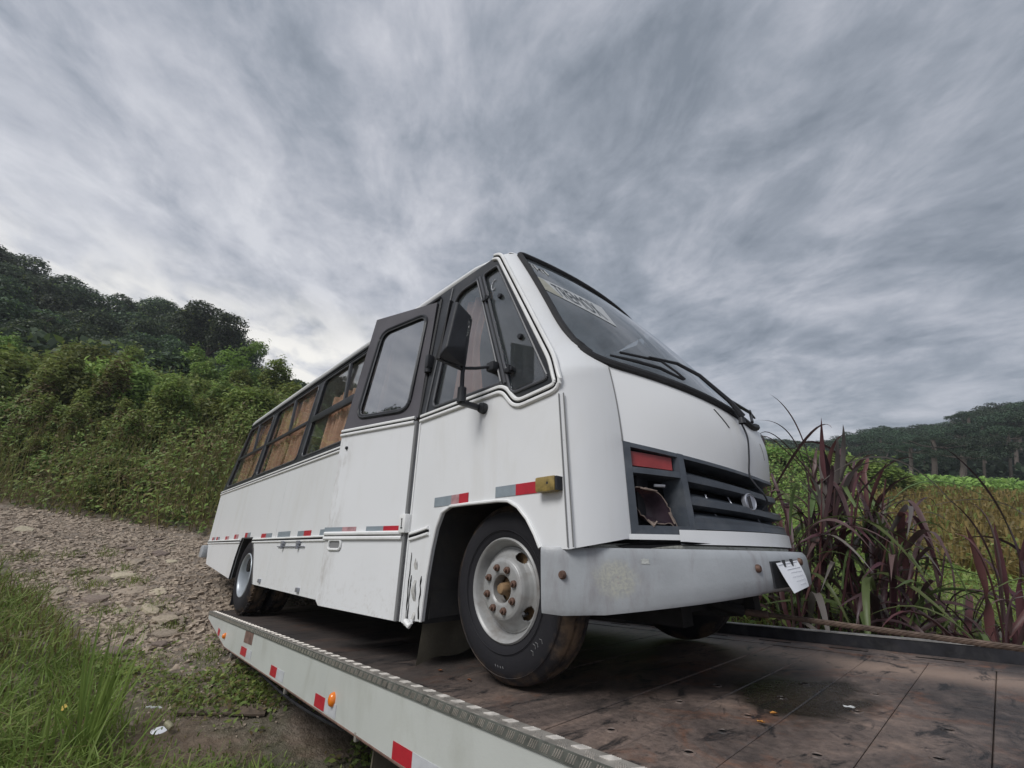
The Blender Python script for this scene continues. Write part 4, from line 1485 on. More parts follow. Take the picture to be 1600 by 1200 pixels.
place_text('TREMOX', lambda a, b: SBAND(-.765 + .205 * a, .14 + .72 * b, .0042), 1, 1, 'lettering', 'sticker_text', ws)
for (ua, ub, ta) in ((-.81, -.775, .865), (-.755, -.715, .835)):  # two pale angular strokes high on the glass
    mb = MB()
    mb.tube([WS(ua, ta + .03, .004), WS(ub, ta + .025, .004), WS(ub + .004, ta - .03, .004)], 0.004, 5)
    mb.tube([WS(ua + .012, ta + .02, .004), WS(ua + .014, ta - .02, .004)], 0.003, 5)
    mb.build('pale_mark', 'sticker_band', ws)
# wipers
wip = MB()
w1 = [WS(-.765, .03, .03), WS(-.66, .035, .035), WS(-.56, .045, .035), WS(-.46, .03, .03)]
wip.tube(w1, [.006, .009, .009, .006], 6)
wip.tube([WS(-.73, .045, .05), WS(-.54, .085, .05)], 0.007, 6)
wip.tube([WS(-.54, .088, .05), WS(-.49, .05, .045), WS(-.455, .03, .035)], 0.006, 6)
wip.tube([WS(-.60, .075, .055), WS(-.45, .105, .06), WS(-.36, .075, .065), WS(-.25, .0, .05), WS(-.20, -.045, .03)], [.006, .009, .010, .012, .014], 6)
wip.lathe([(.0, .012), (.014, .012), (.018, -.02)], WS(-.20, -.05, .012), 2, 12)
wip.build('wiper', 'black_trim', bus)
wip = MB()
wip.tube([WS(-.17, .04, .04), WS(.05, .05, .05), WS(.30, .03, .04)], [.010, .009, .006], 6)
wip.tube([WS(-.02, .0, .03), WS(.12, .06, .05)], .008, 6)
wip.build('wiper', 'black_trim', bus)

# --- roof
rows = []
prof = [(-.93, 1.895), (-.945, 1.912), (-.942, 1.935), (-.925, 1.955), (-.86, 1.985), (-.70, 2.015), (-.4, 2.04), (0, 2.05)]
prof = prof + [(-u, z) for u, z in prof[::-1][1:]]


def roof_row(x, sc, dz, du=0.0):
    return [(x, YC + u * sc + du, z + dz if abs(u) < .92 else z + dz * .6) for u, z in prof]


rows.append([(K4(u * .88)[0] - .012, YC + u * .885, 1.905) for u, z in prof])
rows.append([(K4(u * .88)[0] - .055, YC + u * .915, 1.925 + .25 * (z - 1.9)) for u, z in prof])
rows.append([(-1.72 - .14 * u * u, YC + u * .95, 1.925 + .55 * (z - 1.91)) for u, z in prof])
rows.append([(-1.95 - .05 * u * u, YC + u * .985, 1.905 + .85 * (z - 1.9)) for u, z in prof])
rows.append(roof_row(-2.4, .995, 0))
rows.append(roof_row(-5.0, 1.0, .004))
rows.append(roof_row(-7.55, 1.0, 0))
rows.append(roof_row(-7.72, .995, -.02))
rows.append([(-7.80, YC + u * .98, 1.88 + .3 * (z - 1.9)) for u, z in prof])
MB().grid(rows).build('roof', 'white_paint', bus, smooth=1.0)
MB().bbox((-2.02, 1.78, 1.985), (-1.88, 1.86, 2.035), .01).build('roof_lamp', 'white_trim', bus)

# --- rear wall, far side, floor, underbody
rear = [(-7.76, 1.895), (-8.2, .84), (-8.19, .1), (-7.95, -.2)]
MB().grid([[(x, ys(z) + .002, z) for x, z in rear], [(x - .05 * (1 if z < 1.8 else 0), YC, z) for x, z in rear], [(x, 2 * YC - ys(z) - .002, z) for x, z in rear]]).build('rear_wall', 'white_paint', bus)
MB().plate([(-8.2, .82), (-8.17, .1), (-7.93, -.2), (-6.38, -.33), (-6.25, .12), (-5.75, .12), (-5.38, -.33), (-2.2, -.35), (-2.1, .1), (-1.98, .24), (-1.49, .24), (-1.29, .03), (-1.135, .02), (-1.165, .85)], [], far, .02).build('far_side_panel', 'white_paint', bus)
fw = [rpoly([(-7.9, .9), (-6.45, .9), (-6.45, 1.8), (-7.7, 1.8)], .08), rpoly([(-6.3, .9), (-4.8, .9), (-4.8, 1.8), (-6.3, 1.8)], .08), rpoly([(-4.65, .9), (-3.2, .9), (-3.2, 1.8), (-4.65, 1.8)], .08), rpoly([(-3.05, .9), (-1.5, .9), (-1.95, 1.78), (-3.05, 1.78)], .08)]
MB().plate([(-8.185, .83), (-1.17, .83), (-1.72, 1.895), (-7.735, 1.895)], [h[::-1] for h in fw], far, .03).build('far_window_band', 'window_black', bus)
for h in fw:
    MB().plate(h, [], lambda x, z, d: far(x, z, .014 + d), .004).build('far_pane', 'window_glass', bus)
mb = MB()
mb.box((-8.1, SY + .03, .255), (-1.25, FY - .03, .30))
mb.build('floor', 'interior_grey', bus)
mb = MB().plate([(-1.6, .05), (-1.0, .05), (-.98, .62), (-1.12, .80), (-1.6, .82)], [], lambda x, z, d: (x, 1.75 + d, z), 1.4)
mb.build('dashboard', 'black_trim', bus)
MB().tube([(-1.72 + .19 * math.cos(a) * .5, 2.95 + .21 * math.sin(a), .95 + .19 * math.cos(a) * .85) for a in np.linspace(0, 2 * math.pi, 25)[:-1]], .014, 7, closed=True).build('steering_wheel', 'black_trim', bus)
for i, x in enumerate((-2.35, -3.6, -4.4, -5.2, -6.0, -6.8, -7.5)):
    for y in (1.58, 2.62):
        if i == 0 and y < 2:
            continue
        mb = MB().bbox((x - .5, y, .35), (x, y + .78, .5), .04).bbox((x - .6, y, .45), (x - .46, y + .78, 1.12), .04)
        mb.build('seat', 'seat_cloth', bus)
# dark belly with rails, axles, engine and wheel tubs
mb = MB()
mb.box((-7.9, 1.62, -.12), (-6.45, 3.28, .02))
mb.box((-5.3, 1.60, -.14), (-2.45, 3.30, .02))
mb.box((-7.8, 1.95, -.28), (-.95, 2.05, -.08))
mb.box((-7.8, 2.85, -.28), (-.95, 2.95, -.08))
mb.box((-2.3, 2.05, -.24), (-1.0, 2.85, .1))
mb.box((-1.75, 1.75, -.22), (-1.45, 3.15, -.12))
mb.lathe([(0, -1.0), (.07, -1.0), (.075, -.2), (.19, -.12), (.19, .12), (.075, .2), (.07, 1.0), (0, 1.0)], (-5.8, 2.45, -.16), 1, 20)
mb.tube([(-5.6, 2.45, -.16), (-2.2, 2.45, -.12)], .05, 10)
mb.build('underbody', 'underbody', bus)
for (x0, x1, y0, y1) in ((-2.16, -1.28, SY + .02, 1.98), (-2.16, -1.28, 2.92, FY - .02), (-6.36, -5.4, SY + .02, 1.98), (-6.36, -5.4, 2.92, FY - .02)):
    if x0 > -3:
        prf = [(-2.16, -.36)] + [(p[0], p[1]) for p in front_arch[::-1][1:]] + [(-1.27, .0), (-1.25, -.06)]
    else:
        prf = [(-6.39, -.32), (-6.33, -.08), (-6.22, .14), (-5.77, .14), (-5.62, .01), (-5.37, -.33)]
    prf = [(a, b + .006) for a, b in prf]
    inner, outer = (y1, y0) if y0 < YC else (y0, y1)
    mb = MB().grid([[(a, outer, b) for a, b in prf], [(a, inner, b) for a, b in prf]])
    mb.add([(a, inner, b) for a, b in prf] + [(prf[0][0], inner, -.3), (prf[-1][0], inner, -.3)], [tuple(range(len(prf))) + (len(prf) + 1, len(prf))])
    mb.build('wheel_tub', 'arch_liner', bus)
MB().plate([(1.46, -.33), (1.93, -.31), (1.96, -.02), (1.48, -.02)], [], lambda y, z, d: (-2.15 + d, y, z), .01).build('inner_guard', 'arch_liner', bus)
# mud flap hanging behind the front wheel
MB().grid([[(-2.20 - .05 * (1 - j / 6) ** 2 + .01 * math.sin(i * 1.3), 1.475 + .47 * i / 8, -.565 + .015 * math.sin(i) * (1 - j / 6) + .5 * j / 6 + .06 * (i / 8) * (1 - j / 6)) for i in range(9)] for j in range(7)]).build('mud_flap', 'mud_rubber', bus)
MB().grid([[(-6.42, 1.50 + .42 * i / 3, -.62 + .32 * j / 3) for i in range(4)] for j in range(4)]).build('mud_flap', 'rubber', bus)
# step behind the door
MB().bbox((-3.1, 1.5, -.33), (-2.45, 1.85, -.29), .01).build('entry_step', 'underbody', bus)

# --- bumpers
def BX(u): return -.575 - .60 * u * u


ub = .925
usb = list(np.linspace(-ub, ub, 61))


def zlow(u, z):
    """the lower edge sweeps up towards the middle of the bumper"""
    if z > 0:
        return z
    zb = -.098 - .098 * (min(abs(u), .9) / .9) ** 1.3
    return .016 + (z - .016) * (zb - .016) / (-.205 - .016)


bprof = [(-.055, .018), (-.012, .030), (.0, .016), (.004, -.02), (.004, -.13), (.0, -.205), (-.014, -.226), (-.05, -.224)]
# each station: x offset, z; the lower edge rises slightly towards the middle
rows = []
for (dx, z) in bprof:
    row = []
    # wrapped ends
    e0 = (-1.255 + dx * .1, 1.385 - dx * .3 + .0, z + (.012 if z < -.15 else 0))
    row.append(e0)
    row.append((-1.17 + dx * .5, 1.41 - dx * .6, z + (.008 if z < -.15 else 0)))
    for u in usb:
        row.append((BX(u) + dx, YC + u - dx * .5 * u, zlow(u, z)))
    row.append((-1.20 + dx * .5, 2 * YC - 1.40 + dx * .6, z))
    row.append((-1.29 + dx * .3, 2 * YC - 1.365 + dx * .3, z))
    rows.append(row)
bump = MB().grid(rows).build('front_bumper', 'bumper_grey', bus, smooth=0.9)
bump['label'] = 'dented grey front bumper'
for (x, y, z) in ((-1.165, 1.413, -.073), (BX(-.37) + .004, YC - .37, -.04), (BX(-.05) + .004, YC - .05, -.012)):
    ax = 0 if y > 1.5 else 1
    mb = MB().lathe([(0, .012), (.012, .012), (.016, .006), (.017, -.004)], (x, y, z), ax, 12, sign=1 if ax == 0 else -1)
    mb.build('bumper_bolt', 'rusty_bolt', bump)


def bpatch(u0, u1, z0, z1, name, m, jag=0.012, d=.006):
    rr = random.Random(31 + int(abs(u0) * 1000))
    n_ = 10
    lp = [(u0 + (u1 - u0) * i / n_ + rr.uniform(-jag, jag), z0 + rr.uniform(-jag, jag)) for i in range(n_)] + [(u1 + rr.uniform(-jag, jag), z0 + (z1 - z0) * i / n_) for i in range(n_)] + \
         [(u1 + (u0 - u1) * i / n_ + rr.uniform(-jag, jag), z1 + rr.uniform(-jag, jag)) for i in range(n_)] + [(u0 + rr.uniform(-jag, jag), z1 + (z0 - z1) * i / n_) for i in range(n_)]
    return MB().plate(lp, [], lambda u, z, dd: (BX(u) + d - dd, YC + u, z), .001).build(name, m, bump)


bpatch(-.795, -.772, -.028, -.010, 'paint_chip', 'bumper_patch', .002, .0048)
# number plate holder: dark recess plate with two studs
MB().plate([(-.30, -.118), (-.085, -.108), (-.085, -.004), (-.30, -.012)], [], lambda u, z, d: (BX(u) + .010 - d, YC + u, z), .006).build('plate_holder', 'black_trim', bump)
MB().bbox((-8.33, 1.36, -.12), (-8.12, 1.62, .06), .03).build('rear_bumper', 'bumper_grey', bus)
MB().bbox((-8.36, 1.55, -.12), (-8.22, 3.4, .06), .03).build('rear_bumper', 'bumper_grey', bus)
# tow eye under the nose
mb = MB().tube([(-1.12, 2.30, -.17), (-.98, 2.33, -.20), (-.90, 2.36, -.225), (-.86, 2.40, -.236)], .028, 8)
mb.tube([(-1.10, 2.30, -.25), (-.95, 2.36, -.25), (-.87, 2.40, -.240)], .020, 8)
mb.build('tow_eye', 'underbody', bus)

# --- mirror on its arm
mir = MB()
x0, x1 = -1.655, -1.715
front = rpoly([(1.085, .960), (1.235, .948), (1.30, 1.03), (1.30, 1.285), (1.27, 1.325), (1.155, 1.315)], .02, 3)
front = [(1.088, .965), (1.24, 1.035), (1.292, 1.25), (1.165, 1.312)]
case = MB()
fa = [(x0, 1.100, 1.00), (x0, 1.235, 1.045), (x0 - .01, 1.262, 1.27), (x0, 1.155, 1.318)]
bk = [(x1, 1.095, .955), (x1 + .02, 1.262, .945), (x1 + .02, 1.300, 1.28), (x1, 1.155, 1.34)]
case.add(fa + bk, [(0, 1, 2, 3), (4, 7, 6, 5), (0, 4, 5, 1), (1, 5, 6, 2), (2, 6, 7, 3), (3, 7, 4, 0)])
mirror = case.build('mirror', 'black_trim', bus, smooth=None)
bv = mirror.modifiers.new('bevel', 'BEVEL'); bv.width = .014; bv.segments = 3
mb = MB().tube([(x1 - .004, p[1], p[2]) for p in bk], .012, 7, closed=True)
mb.build('mirror_rim', 'rubber', mirror)
mb = MB().add([(x1 - .008, p[1] * .97 + .03 * 1.19, p[2] * .97 + .03 * 1.14) for p in bk], [(0, 1, 2, 3)])
mb.build('mirror_glass', 'chrome_dull', mirror)
arm = MB()
arm.tube([(-1.70, 1.255, 1.19), (-1.69, 1.262, 1.12), (-1.70, 1.262, 1.04), (-1.72, 1.268, .93), (-1.72, 1.27, .82)], [.014, .013, .012, .012, .013], 8)
arm.lathe([(0, .04), (.024, .04), (.026, -.045), (0, -.045)], (-1.72, 1.272, .80), 2, 12)
arm.bbox((-1.74, 1.262, .742), (-1.70, 1.42, .770), .010)
arm.lathe([(0, -.02), (.028, -.016), (.032, .0), (.032, .02)], (-1.70, 1.405, .752), 1, 14)
arm.tube([(-1.72, 1.26, .955), (-1.68, 1.33, .965), (-1.63, 1.405, .985)], .009, 7)
arm.bbox((-1.66, 1.385, .955), (-1.60, 1.45, 1.01), .010)
arm.build('mirror_arm', 'black_trim', mirror)

# --- wheels
TR, TW = .39, .205


def tyre_mb(cx, y0, cz, sgn=1):
    """y0 is the outer face; the tyre runs inwards by TW along sgn*y"""
    prof = [(.222, .030), (.226, .012), (.245, .002), (.285, -.004), (.325, -.002), (.350, .008), (.366, .020), (.378, .030), (.386, .042), (.390, .058)]
    mid = []
    groove = [(.060, .390), (.066, .380), (.074, .380), (.078, .391), (.098, .392), (.1, .381), (.108, .381), (.11, .392)]
    for h, r_ in groove:
        mid.append((r_, h))
    back = [(r_, TW - h) for r_, h in (prof + mid)[::-1]]
    return MB().lathe(prof + mid + back, (cx, y0, cz), 1, 72, sign=sgn)


def make_wheel(front=True):
    root = bpy.data.objects.new('wheel', None)
    COL.objects.link(root)
    root.parent = bus
    t = tyre_mb(0, 0, 0).build('tyre', 'tyre_rubber', root, org=(0, 0, 0), smooth=0.7)
    # shoulder lugs on the rear tyres
    lug = MB()
    nl = 90 if front else 56
    for k in range(nl):
        for sd in (0, 1):
            a = 2 * math.pi * (k + .5 * sd) / nl
            M = Matrix.Rotation(-a, 4, 'Y')
            y_ = .040 if sd == 0 else TW - .040
            lug.box((.382, y_ - .014, -.010 if front else -.0135), (.3908 if front else .394, y_ + .014, .010 if front else .0135), M=M)
    if not front:
        lug.build('tread_lug', 'tyre_rubber', root, org=(0, 0, 0), smooth=None)['kind'] = 'stuff'
    if front:
        rimp = [(.228, .020), (.229, .006), (.222, -.001), (.214, .003), (.208, .012), (.200, .030), (.192, .052), (.186, .060)]
        discp = [(.186, .060), (.176, .058), (.160, .044), (.146, .026), (.136, .006), (.128, -.004), (.118, -.008), (.072, -.008), (.066, -.004), (.066, .05)]
    else:
        rimp = [(.228, .020), (.229, .006), (.222, -.001), (.214, .003), (.206, .014), (.196, .05), (.188, .10)]
        discp = [(.188, .10), (.165, .115), (.12, .12), (.07, .12), (.0, .12)]
    r1 = MB().lathe(rimp, (0, 0, 0), 1, 64)
    rim_o = r1.build('rim', 'rim_paint' if front else 'rear_rim', root, org=(0, 0, 0), smooth=0.8)
    # disc with hand holes: skip cells in the ring where the holes are
    N = 200
    rows = []
    fine = []
    for (a, b) in zip(discp[:-1], discp[1:]):
        for k in range(8):
            fine.append((a[0] + (b[0] - a[0]) * k / 8, a[1] + (b[1] - a[1]) * k / 8))
    fine.append(discp[-1])
    holes_a = [R(58), R(-37), R(145), R(228)] if front else [R(q) for q in (20, 80, 140, 200, 260, 320)]
    mb = MB()
    k0 = len(mb.v)
    for (r_, h) in fine:
        for k in range(N):
            a = 2 * math.pi * k / N
            mb.v.append((r_ * math.cos(a), h, r_ * math.sin(a)))
    for i in range(len(fine) - 1):
        for k in range(N):
            a = 2 * math.pi * (k + .5) / N
            rm = (fine[i][0] + fine[i + 1][0]) / 2
            hole = False
            for ha in holes_a:
                dl = math.atan2(math.sin(a - ha), math.cos(a - ha))
                if front and (dl * rm / .036) ** 2 + ((rm - .160) / .0175) ** 2 < 1:
                    hole = True
                if not front and (dl * rm / .025) ** 2 + ((rm - .145) / .02) ** 2 < 1:
                    hole = True
            if not hole:
                mb.f.append((i * N + k, i * N + (k + 1) % N, (i + 1) * N + (k + 1) % N, (i + 1) * N + k)); mb.m.append(0)
    o_ = mb.build('wheel_disc', 'rim_paint' if front else 'rear_rim', root, org=(0, 0, 0), smooth=0.8)
    if front:
        so = o_.modifiers.new('thick', 'SOLIDIFY'); so.thickness = .006
        back = MB().lathe([(.19, .075), (.12, .085), (.0, .085)], (0, 0, 0), 1, 24)
        back.build('brake_drum', 'hub_brown', root, org=(0, 0, 0))
        nut = MB().lathe([(0, -.030), (.007, -.030), (.008, -.022), (.008, -.020), (.0155, -.018), (.016, -.004), (.019, -.002), (.019, .001)], (0, 0, 0), 1, 12).build('wheel_nut', 'rusty_bolt', root, org=(0, 0, 0))
        for k in range(8):
            q = nut if k == 0 else copy_obj(nut, root)
            a = 2 * math.pi * (k + .35) / 8
            q.location = (.094 * math.cos(a), -.008, .094 * math.sin(a))
        MB().lathe([(0, -.022), (.020, -.020), (.026, -.010), (.028, .03), (.05, .05)], (0, 0, 0), 1, 16).build('hub_cap', 'hub_brown', root, org=(0, 0, 0))
        a = R(-40)
        MB().tube([(.150 * math.cos(a), .05, .150 * math.sin(a)), (.158 * math.cos(a), .02, .158 * math.sin(a)), (.166 * math.cos(a + .12), -.004, .166 * math.sin(a + .12))], .007, 7).build('tyre_valve', 'black_trim', root, org=(0, 0, 0))
        mb = MB()
        for rad in (.262, .352):
            mb.lathe([(rad, -.006 if rad < .3 else .007), (rad + .002, -.009 if rad < .3 else .004), (rad + .004, -.006 if rad < .3 else .008)], (0, 0, 0), 1, 72)
        mb.build('sidewall_ring', 'tyre_rubber', root, org=(0, 0, 0))
    return root


def tyre_material():
    m = bpy.data.materials.new('tyre_rubber')
    m.use_nodes = True
    t = NT(m.node_tree)
    o = t.n('ShaderNodeTexCoord').outputs['Object']
    sp = t.n('ShaderNodeSeparateXYZ', Vector=o)
    r2 = t.math('SQRT', t.math('ADD', t.math('POWER', sp.outputs[0], 2.0), t.math('POWER', sp.outputs[2], 2.0)))
    n = t.noise(o, 9.0, 6, 0.65)
    edge = t.math('SUBTRACT', t.math('ADD', r2, t.math('MULTIPLY', n, 0.06)), 0.366)
    f = t.math('MULTIPLY', edge, 26.0, clamp=True)
    f2 = t.ramp(n, [(0.42, (0.05,) * 3), (0.66, (1,) * 3)])
    c = t.mixc(t.math('MULTIPLY', f, f2), (0.016, 0.016, 0.020, 1), (0.150, 0.102, 0.066, 1))
    c = t.mixc(t.math('MULTIPLY', t.noise(o, 30, 4), 0.14), c, (0.06, 0.052, 0.045, 1))
    p = t.n('ShaderNodeBsdfPrincipled', Base__Color=c, Roughness=0.7)
    p.inputs['Specular IOR Level'].default_value = 0.22
    b = t.n('ShaderNodeBump', Strength=0.12, Distance=0.01, Height=t.noise(o, 90, 3))
    t.t.links.new(b.outputs[0], p.inputs['Normal'])
    t.t.links.new(p.outputs[0], t.n('ShaderNodeOutputMaterial').inputs[0])
    MATS['tyre_rubber'] = m


tyre_material()
wf = make_wheel(True)
# scuffed chalk writing on the front tyre
mb = MB()
rr = random.Random(12)
for k in range(4):
    a = R(-50 + k * 4.6 + rr.uniform(-1.2, 1.2))
    r0 = .285 + rr.uniform(-.008, .012)
    mb.tube([(r0 * math.cos(a), -.0055, r0 * math.sin(a)), ((r0 + .012) * math.cos(a + .02), -.0055, (r0 + .012) * math.sin(a + .02)), ((r0 + .022) * math.cos(a - .01), -.0045, (r0 + .022) * math.sin(a - .01))], .0012, 4)
for k in range(4):
    a = R(-88 - k * 3)
    mb.tube([(.31 * math.cos(a), -.004, .31 * math.sin(a)), (.318 * math.cos(a + .015), -.0035, .318 * math.sin(a + .015))], .0014, 4)
mb.build('chalk_scuff', 'interior_grey', wf, org=(0, 0, 0))


def place_wheel(w, x, y, z, flip=False):
    w.location = (x - BO[0], y - BO[1], z - BO[2])
    if flip:
        w.rotation_euler = (0, 0, math.pi)


place_wheel(wf, -1.602, 1.50, -.152)
wl = copy_tree(wf, bus)
place_wheel(wl, -1.602, 2 * YC - 1.50, -.150, True)
wr = make_wheel(False)
place_wheel(wr, -5.80, 1.425, -.262)
w2 = copy_tree(wr, bus); place_wheel(w2, -5.80, 1.425 + .24, -.262)
w3 = copy_tree(wr, bus); place_wheel(w3, -5.80, 2 * YC - 1.425, -.262, True)
for w in (wf, wl, wr, w2, w3):
    pass
# =================================================================== winch cable, notice, litter
CO = (-0.8, 2.4, -0.24)
cable = empty('winch_cable', 'rusty twisted steel winch cable hooked under the grey bumper', 'winch cable', frame_matrix(BUS, CO), CO)
c0, c1 = Vector((-.765, 2.425, -.246)), Vector((1.75, 2.46, -.292))
dirv = (c1 - c0).normalized()
e1 = dirv.cross(Vector((0, 0, 1))).normalized(); e2 = e1.cross(dirv)
Lc = (c1 - c0).length
mat('wire_rope', (0.125, 0.088, 0.068), 0.6, metal=0.4, var=0.5, vscale=22)
mat('ferrule', (0.155, 0.105, 0.085), 0.6, metal=0.3, var=0.4, vscale=25)
mb = MB()
NS, STEP = 6, .012
nst = int(Lc / STEP)
for s_ in range(NS):
    pts = []
    for i in range(nst + 1):
        d_ = i * STEP
        a = 2 * math.pi * (s_ / NS + d_ / .115)
        sag = -.018 * math.sin(math.pi * d_ / Lc)
        pts.append(c0 + dirv * d_ + (e1 * math.cos(a) + e2 * math.sin(a)) * .0068 + Vector((0, 0, sag)))
    mb.tube(pts, .0048, 5)
mb.build('wire_rope', 'wire_rope', cable)
mb = MB().lathe([(0, -.10), (.010, -.10), (.015, -.085), (.0165, 0.0), (.015, .012), (0, .014)], (0, 0, 0), 0, 14)
MF = Matrix((dirv, e1, e2)).transposed().to_4x4(); MF.translation = c0
mb.v = [tuple(MF @ Vector(p)) for p in mb.v]
mb.build('ferrule', 'ferrule', cable)
hk = [c0 + Vector((-.09, 0, 0)), c0 + Vector((-.13, -.012, .012)), c0 + Vector((-.19, -.025, .022)), c0 + Vector((-.22, -.03, .002)), c0 + Vector((-.19, -.022, -.018)), c0 + Vector((-.12, -.008, -.010)), c0 + Vector((-.09, 0, 0))]
MB().tube(hk, .009, 8).build('cable_eye', 'ferrule', cable)

PO = (-.575, 2.25, -.02)
sheet = empty('notice_sheet', 'small white handwritten sheet clipped to the grey bumper', 'notice', frame_matrix(BUS, PO), PO)
TLp, TRp, BRp, BLp = [Vector(p) for p in ((-.603, 2.165, -.018), (-.566, 2.345, -.006), (-.543, 2.345, -.110), (-.556, 2.155, -.131))]


def pp(a, b, d=0.0):
    top = TLp.lerp(TRp, a); bot = BLp.lerp(BRp, a)
    q = top.lerp(bot, b)
    return (q.x + d + .008 * math.sin(math.pi * b) * (a - .3), q.y, q.z)


mb = MB().grid([[pp(i / 10, j / 10) for i in range(11)] for j in range(11)]).grid([[pp(i / 10, j / 10, -.0012) for i in range(11)] for j in range(11)])
mb.build('paper', 'paper', sheet, smooth=1.5)
mb = MB()
rr = random.Random(5)


def pline(a0, b0, a1, b1, w=.0009):
    mb.tube([pp(a0 + (a1 - a0) * k / 6, b0 + (b1 - b0) * k / 6, .0012) for k in range(7)], w, 4)


pline(.04, .075, .95, .04, .0012)
pline(.30, .27, .93, .25, .0009)
for (b, n_, a0, a1) in ((.17, 7, .34, .80), (.40, 12, .40, .92), (.55, 11, .35, .9), (.70, 9, .45, .92), (.84, 7, .55, .88)):
    for k in range(n_):
        a = a0 + (a1 - a0) * k / n_
        h = rr.uniform(.02, .045)
        mb.tube([pp(a, b + rr.uniform(-.01, .01), .0012), pp(a + .012, b - h, .0012), pp(a + .02, b + rr.uniform(-.01, .02), .0012), pp(a + .032, b - h * .4, .0012)], .0006, 4)
mb.build('handwriting', 'pencil', sheet, smooth=None)
mb = MB()
for a in (.30, .66):
    mb.box((-.004, -.006, -.012), (.006, .006, .016), M=Matrix.Translation(Vector(pp(a, .06))))
mb.build('clip', 'black_trim', sheet, smooth=None)

# dry leaves and scraps on the deck
mat('scrap_white', (0.55, 0.56, 0.56), 0.5, var=0.2, vscale=30)


def litter(pos, size, m, name, label, cat, group=None, seed=0, frame=BED):
    rr = random.Random(seed)
    n_ = 9
    rim_ = []
    for k in range(n_):
        a = 2 * math.pi * k / n_
        r_ = size * (1 if k % 2 == 0 else .78) * rr.uniform(.75, 1.1)
        rim_.append((pos[0] + r_ * math.cos(a) * 1.25, pos[1] + r_ * math.sin(a) * .7, pos[2] + .004 + rr.uniform(0, size * .35)))
    mb = MB()
    mb.add([(pos[0], pos[1], pos[2] + .003)] + rim_, [(0, 1 + k, 1 + (k + 1) % n_) for k in range(n_)])
    mb.add([(p[0], p[1], p[2] + .0012) for p in [(pos[0], pos[1], pos[2] + .003)] + rim_], [(0, 1 + k, 1 + (k + 1) % n_) for k in range(n_)])
    o = mb.build(name, m, None, smooth=None, org=pos)
    o.matrix_world = frame_matrix(frame, pos)
    return tag(o, label, cat, group)


litter((-.722, 1.957, ZB + .002), .014, 'dry_leaf', 'fallen_leaf', 'orange dry leaf beside a deck seam below the oil pool', 'leaf', 'dry leaves on the deck', 1)
litter((-.722, 1.825, ZB + .002), .012, 'dry_leaf', 'fallen_leaf', 'curled orange leaf on the deck nearest the camera side of the oil pool', 'leaf', 'dry leaves on the deck', 2)
litter((-2.12, 1.455, ZB + .002), .016, 'rust', 'fallen_leaf', 'brown leaf on the dark deck in front of the mud flap', 'leaf', 'dry leaves on the deck', 3)
litter((-1.866, 1.446, ZB + .002), .014, 'rust', 'fallen_leaf', 'brown leaf lying just left of the front tyre', 'leaf', 'dry leaves on the deck', 4)
litter((-.55, 2.231, ZB + .002), .016, 'scrap_white', 'paper_scrap', 'tiny pale scrap lying on the black oil pool', 'scrap', None, 5)
# =================================================================== plants, stones, far trees
g = np.random.default_rng(11)
BN = np.array([-.7, .714]); BT = np.array([.714, .70]); B0 = np.array([-12.1, -.14])


def bank_pt(d, s):
    p = B0 + BN * d + BT * s
    return p[0], p[1]


def s_range(d):
    return -3.2 - 1.95 * d, 3.6 - .35 * d


# ---- bank weeds: one uncountable mass
def weeds():
    n = 34000
    d = g.random(n) ** 1.1 * 11.0 + .05
    lo, hi = s_range(d)
    s = lo + (hi - lo) * g.random(n)
    P2 = B0 + BN * d[:, None] + BT * s[:, None]
    # clumpy height and density
    cl = .5 + .5 * np.sin(s * 1.7 + 1.1 * np.sin(d * 1.3)) * np.sin(d * 1.1 + .7 * s)
    keep = g.random(n) < (.35 + .65 * cl)
    P2, d, cl = P2[keep], d[keep], cl[keep]
    n = len(P2)
    hmax = (.45 + .9 * cl) * np.clip(.35 + d * .6, .3, 1.25)
    z = ground_z(P2[:, 0], P2[:, 1]) + hmax * g.random(n) ** .75
    P = np.column_stack([P2, z])
    Nn = unit(g.normal(size=(n, 3)) * .6 + np.array([.35, -.45, .9]))
    V = leaf_quads(g, P, Nn, .11, .40)
    mi = g.choice(4, n, p=[.46, .26, .10, .18])
    low = (d < 2.6 + .8 * np.sin(P2[:, 0] * 1.3)) & (g.random(n) < .55)
    mi = np.where(low, g.choice([0, 3, 3, 1], n), mi)
    o = add_obj('undergrowth', quad_mesh('undergrowth', V, ['leaf_olive', 'leaf_green', 'leaf_bright', 'leaf_brown'], mi))
    tag(o, 'olive and brown weeds covering the slope behind the gravel track', 'weeds', kind='stuff')
    # upright stalks
    n = 5200
    d = g.random(n) ** .9 * 9
    lo, hi = s_range(d)
    s = lo + (hi - lo) * g.random(n)
    P2 = B0 + BN * d[:, None] + BT * s[:, None]
    z = ground_z(P2[:, 0], P2[:, 1])
    h = .5 + .9 * g.random(n) * np.clip(.3 + d * .5, .3, 1)
    lean = g.normal(size=(n, 2)) * .28
    top = np.column_stack([P2 + lean * h[:, None], z + h])
    bot = np.column_stack([P2, z])
    w = np.column_stack([.007 * np.ones(n), .007 * np.ones(n), np.zeros(n)])
    V = np.stack([bot - w, bot + w, top + w * .4, top - w * .4], 1)
    mi = g.choice(2, n, p=[.45, .55])
    tag(add_obj('weed_stalks', quad_mesh('weed_stalks', V, ['grass_dry', 'leaf_olive'], mi)), 'thin dry weed stalks standing on the slope', 'weeds', kind='stuff')


weeds()


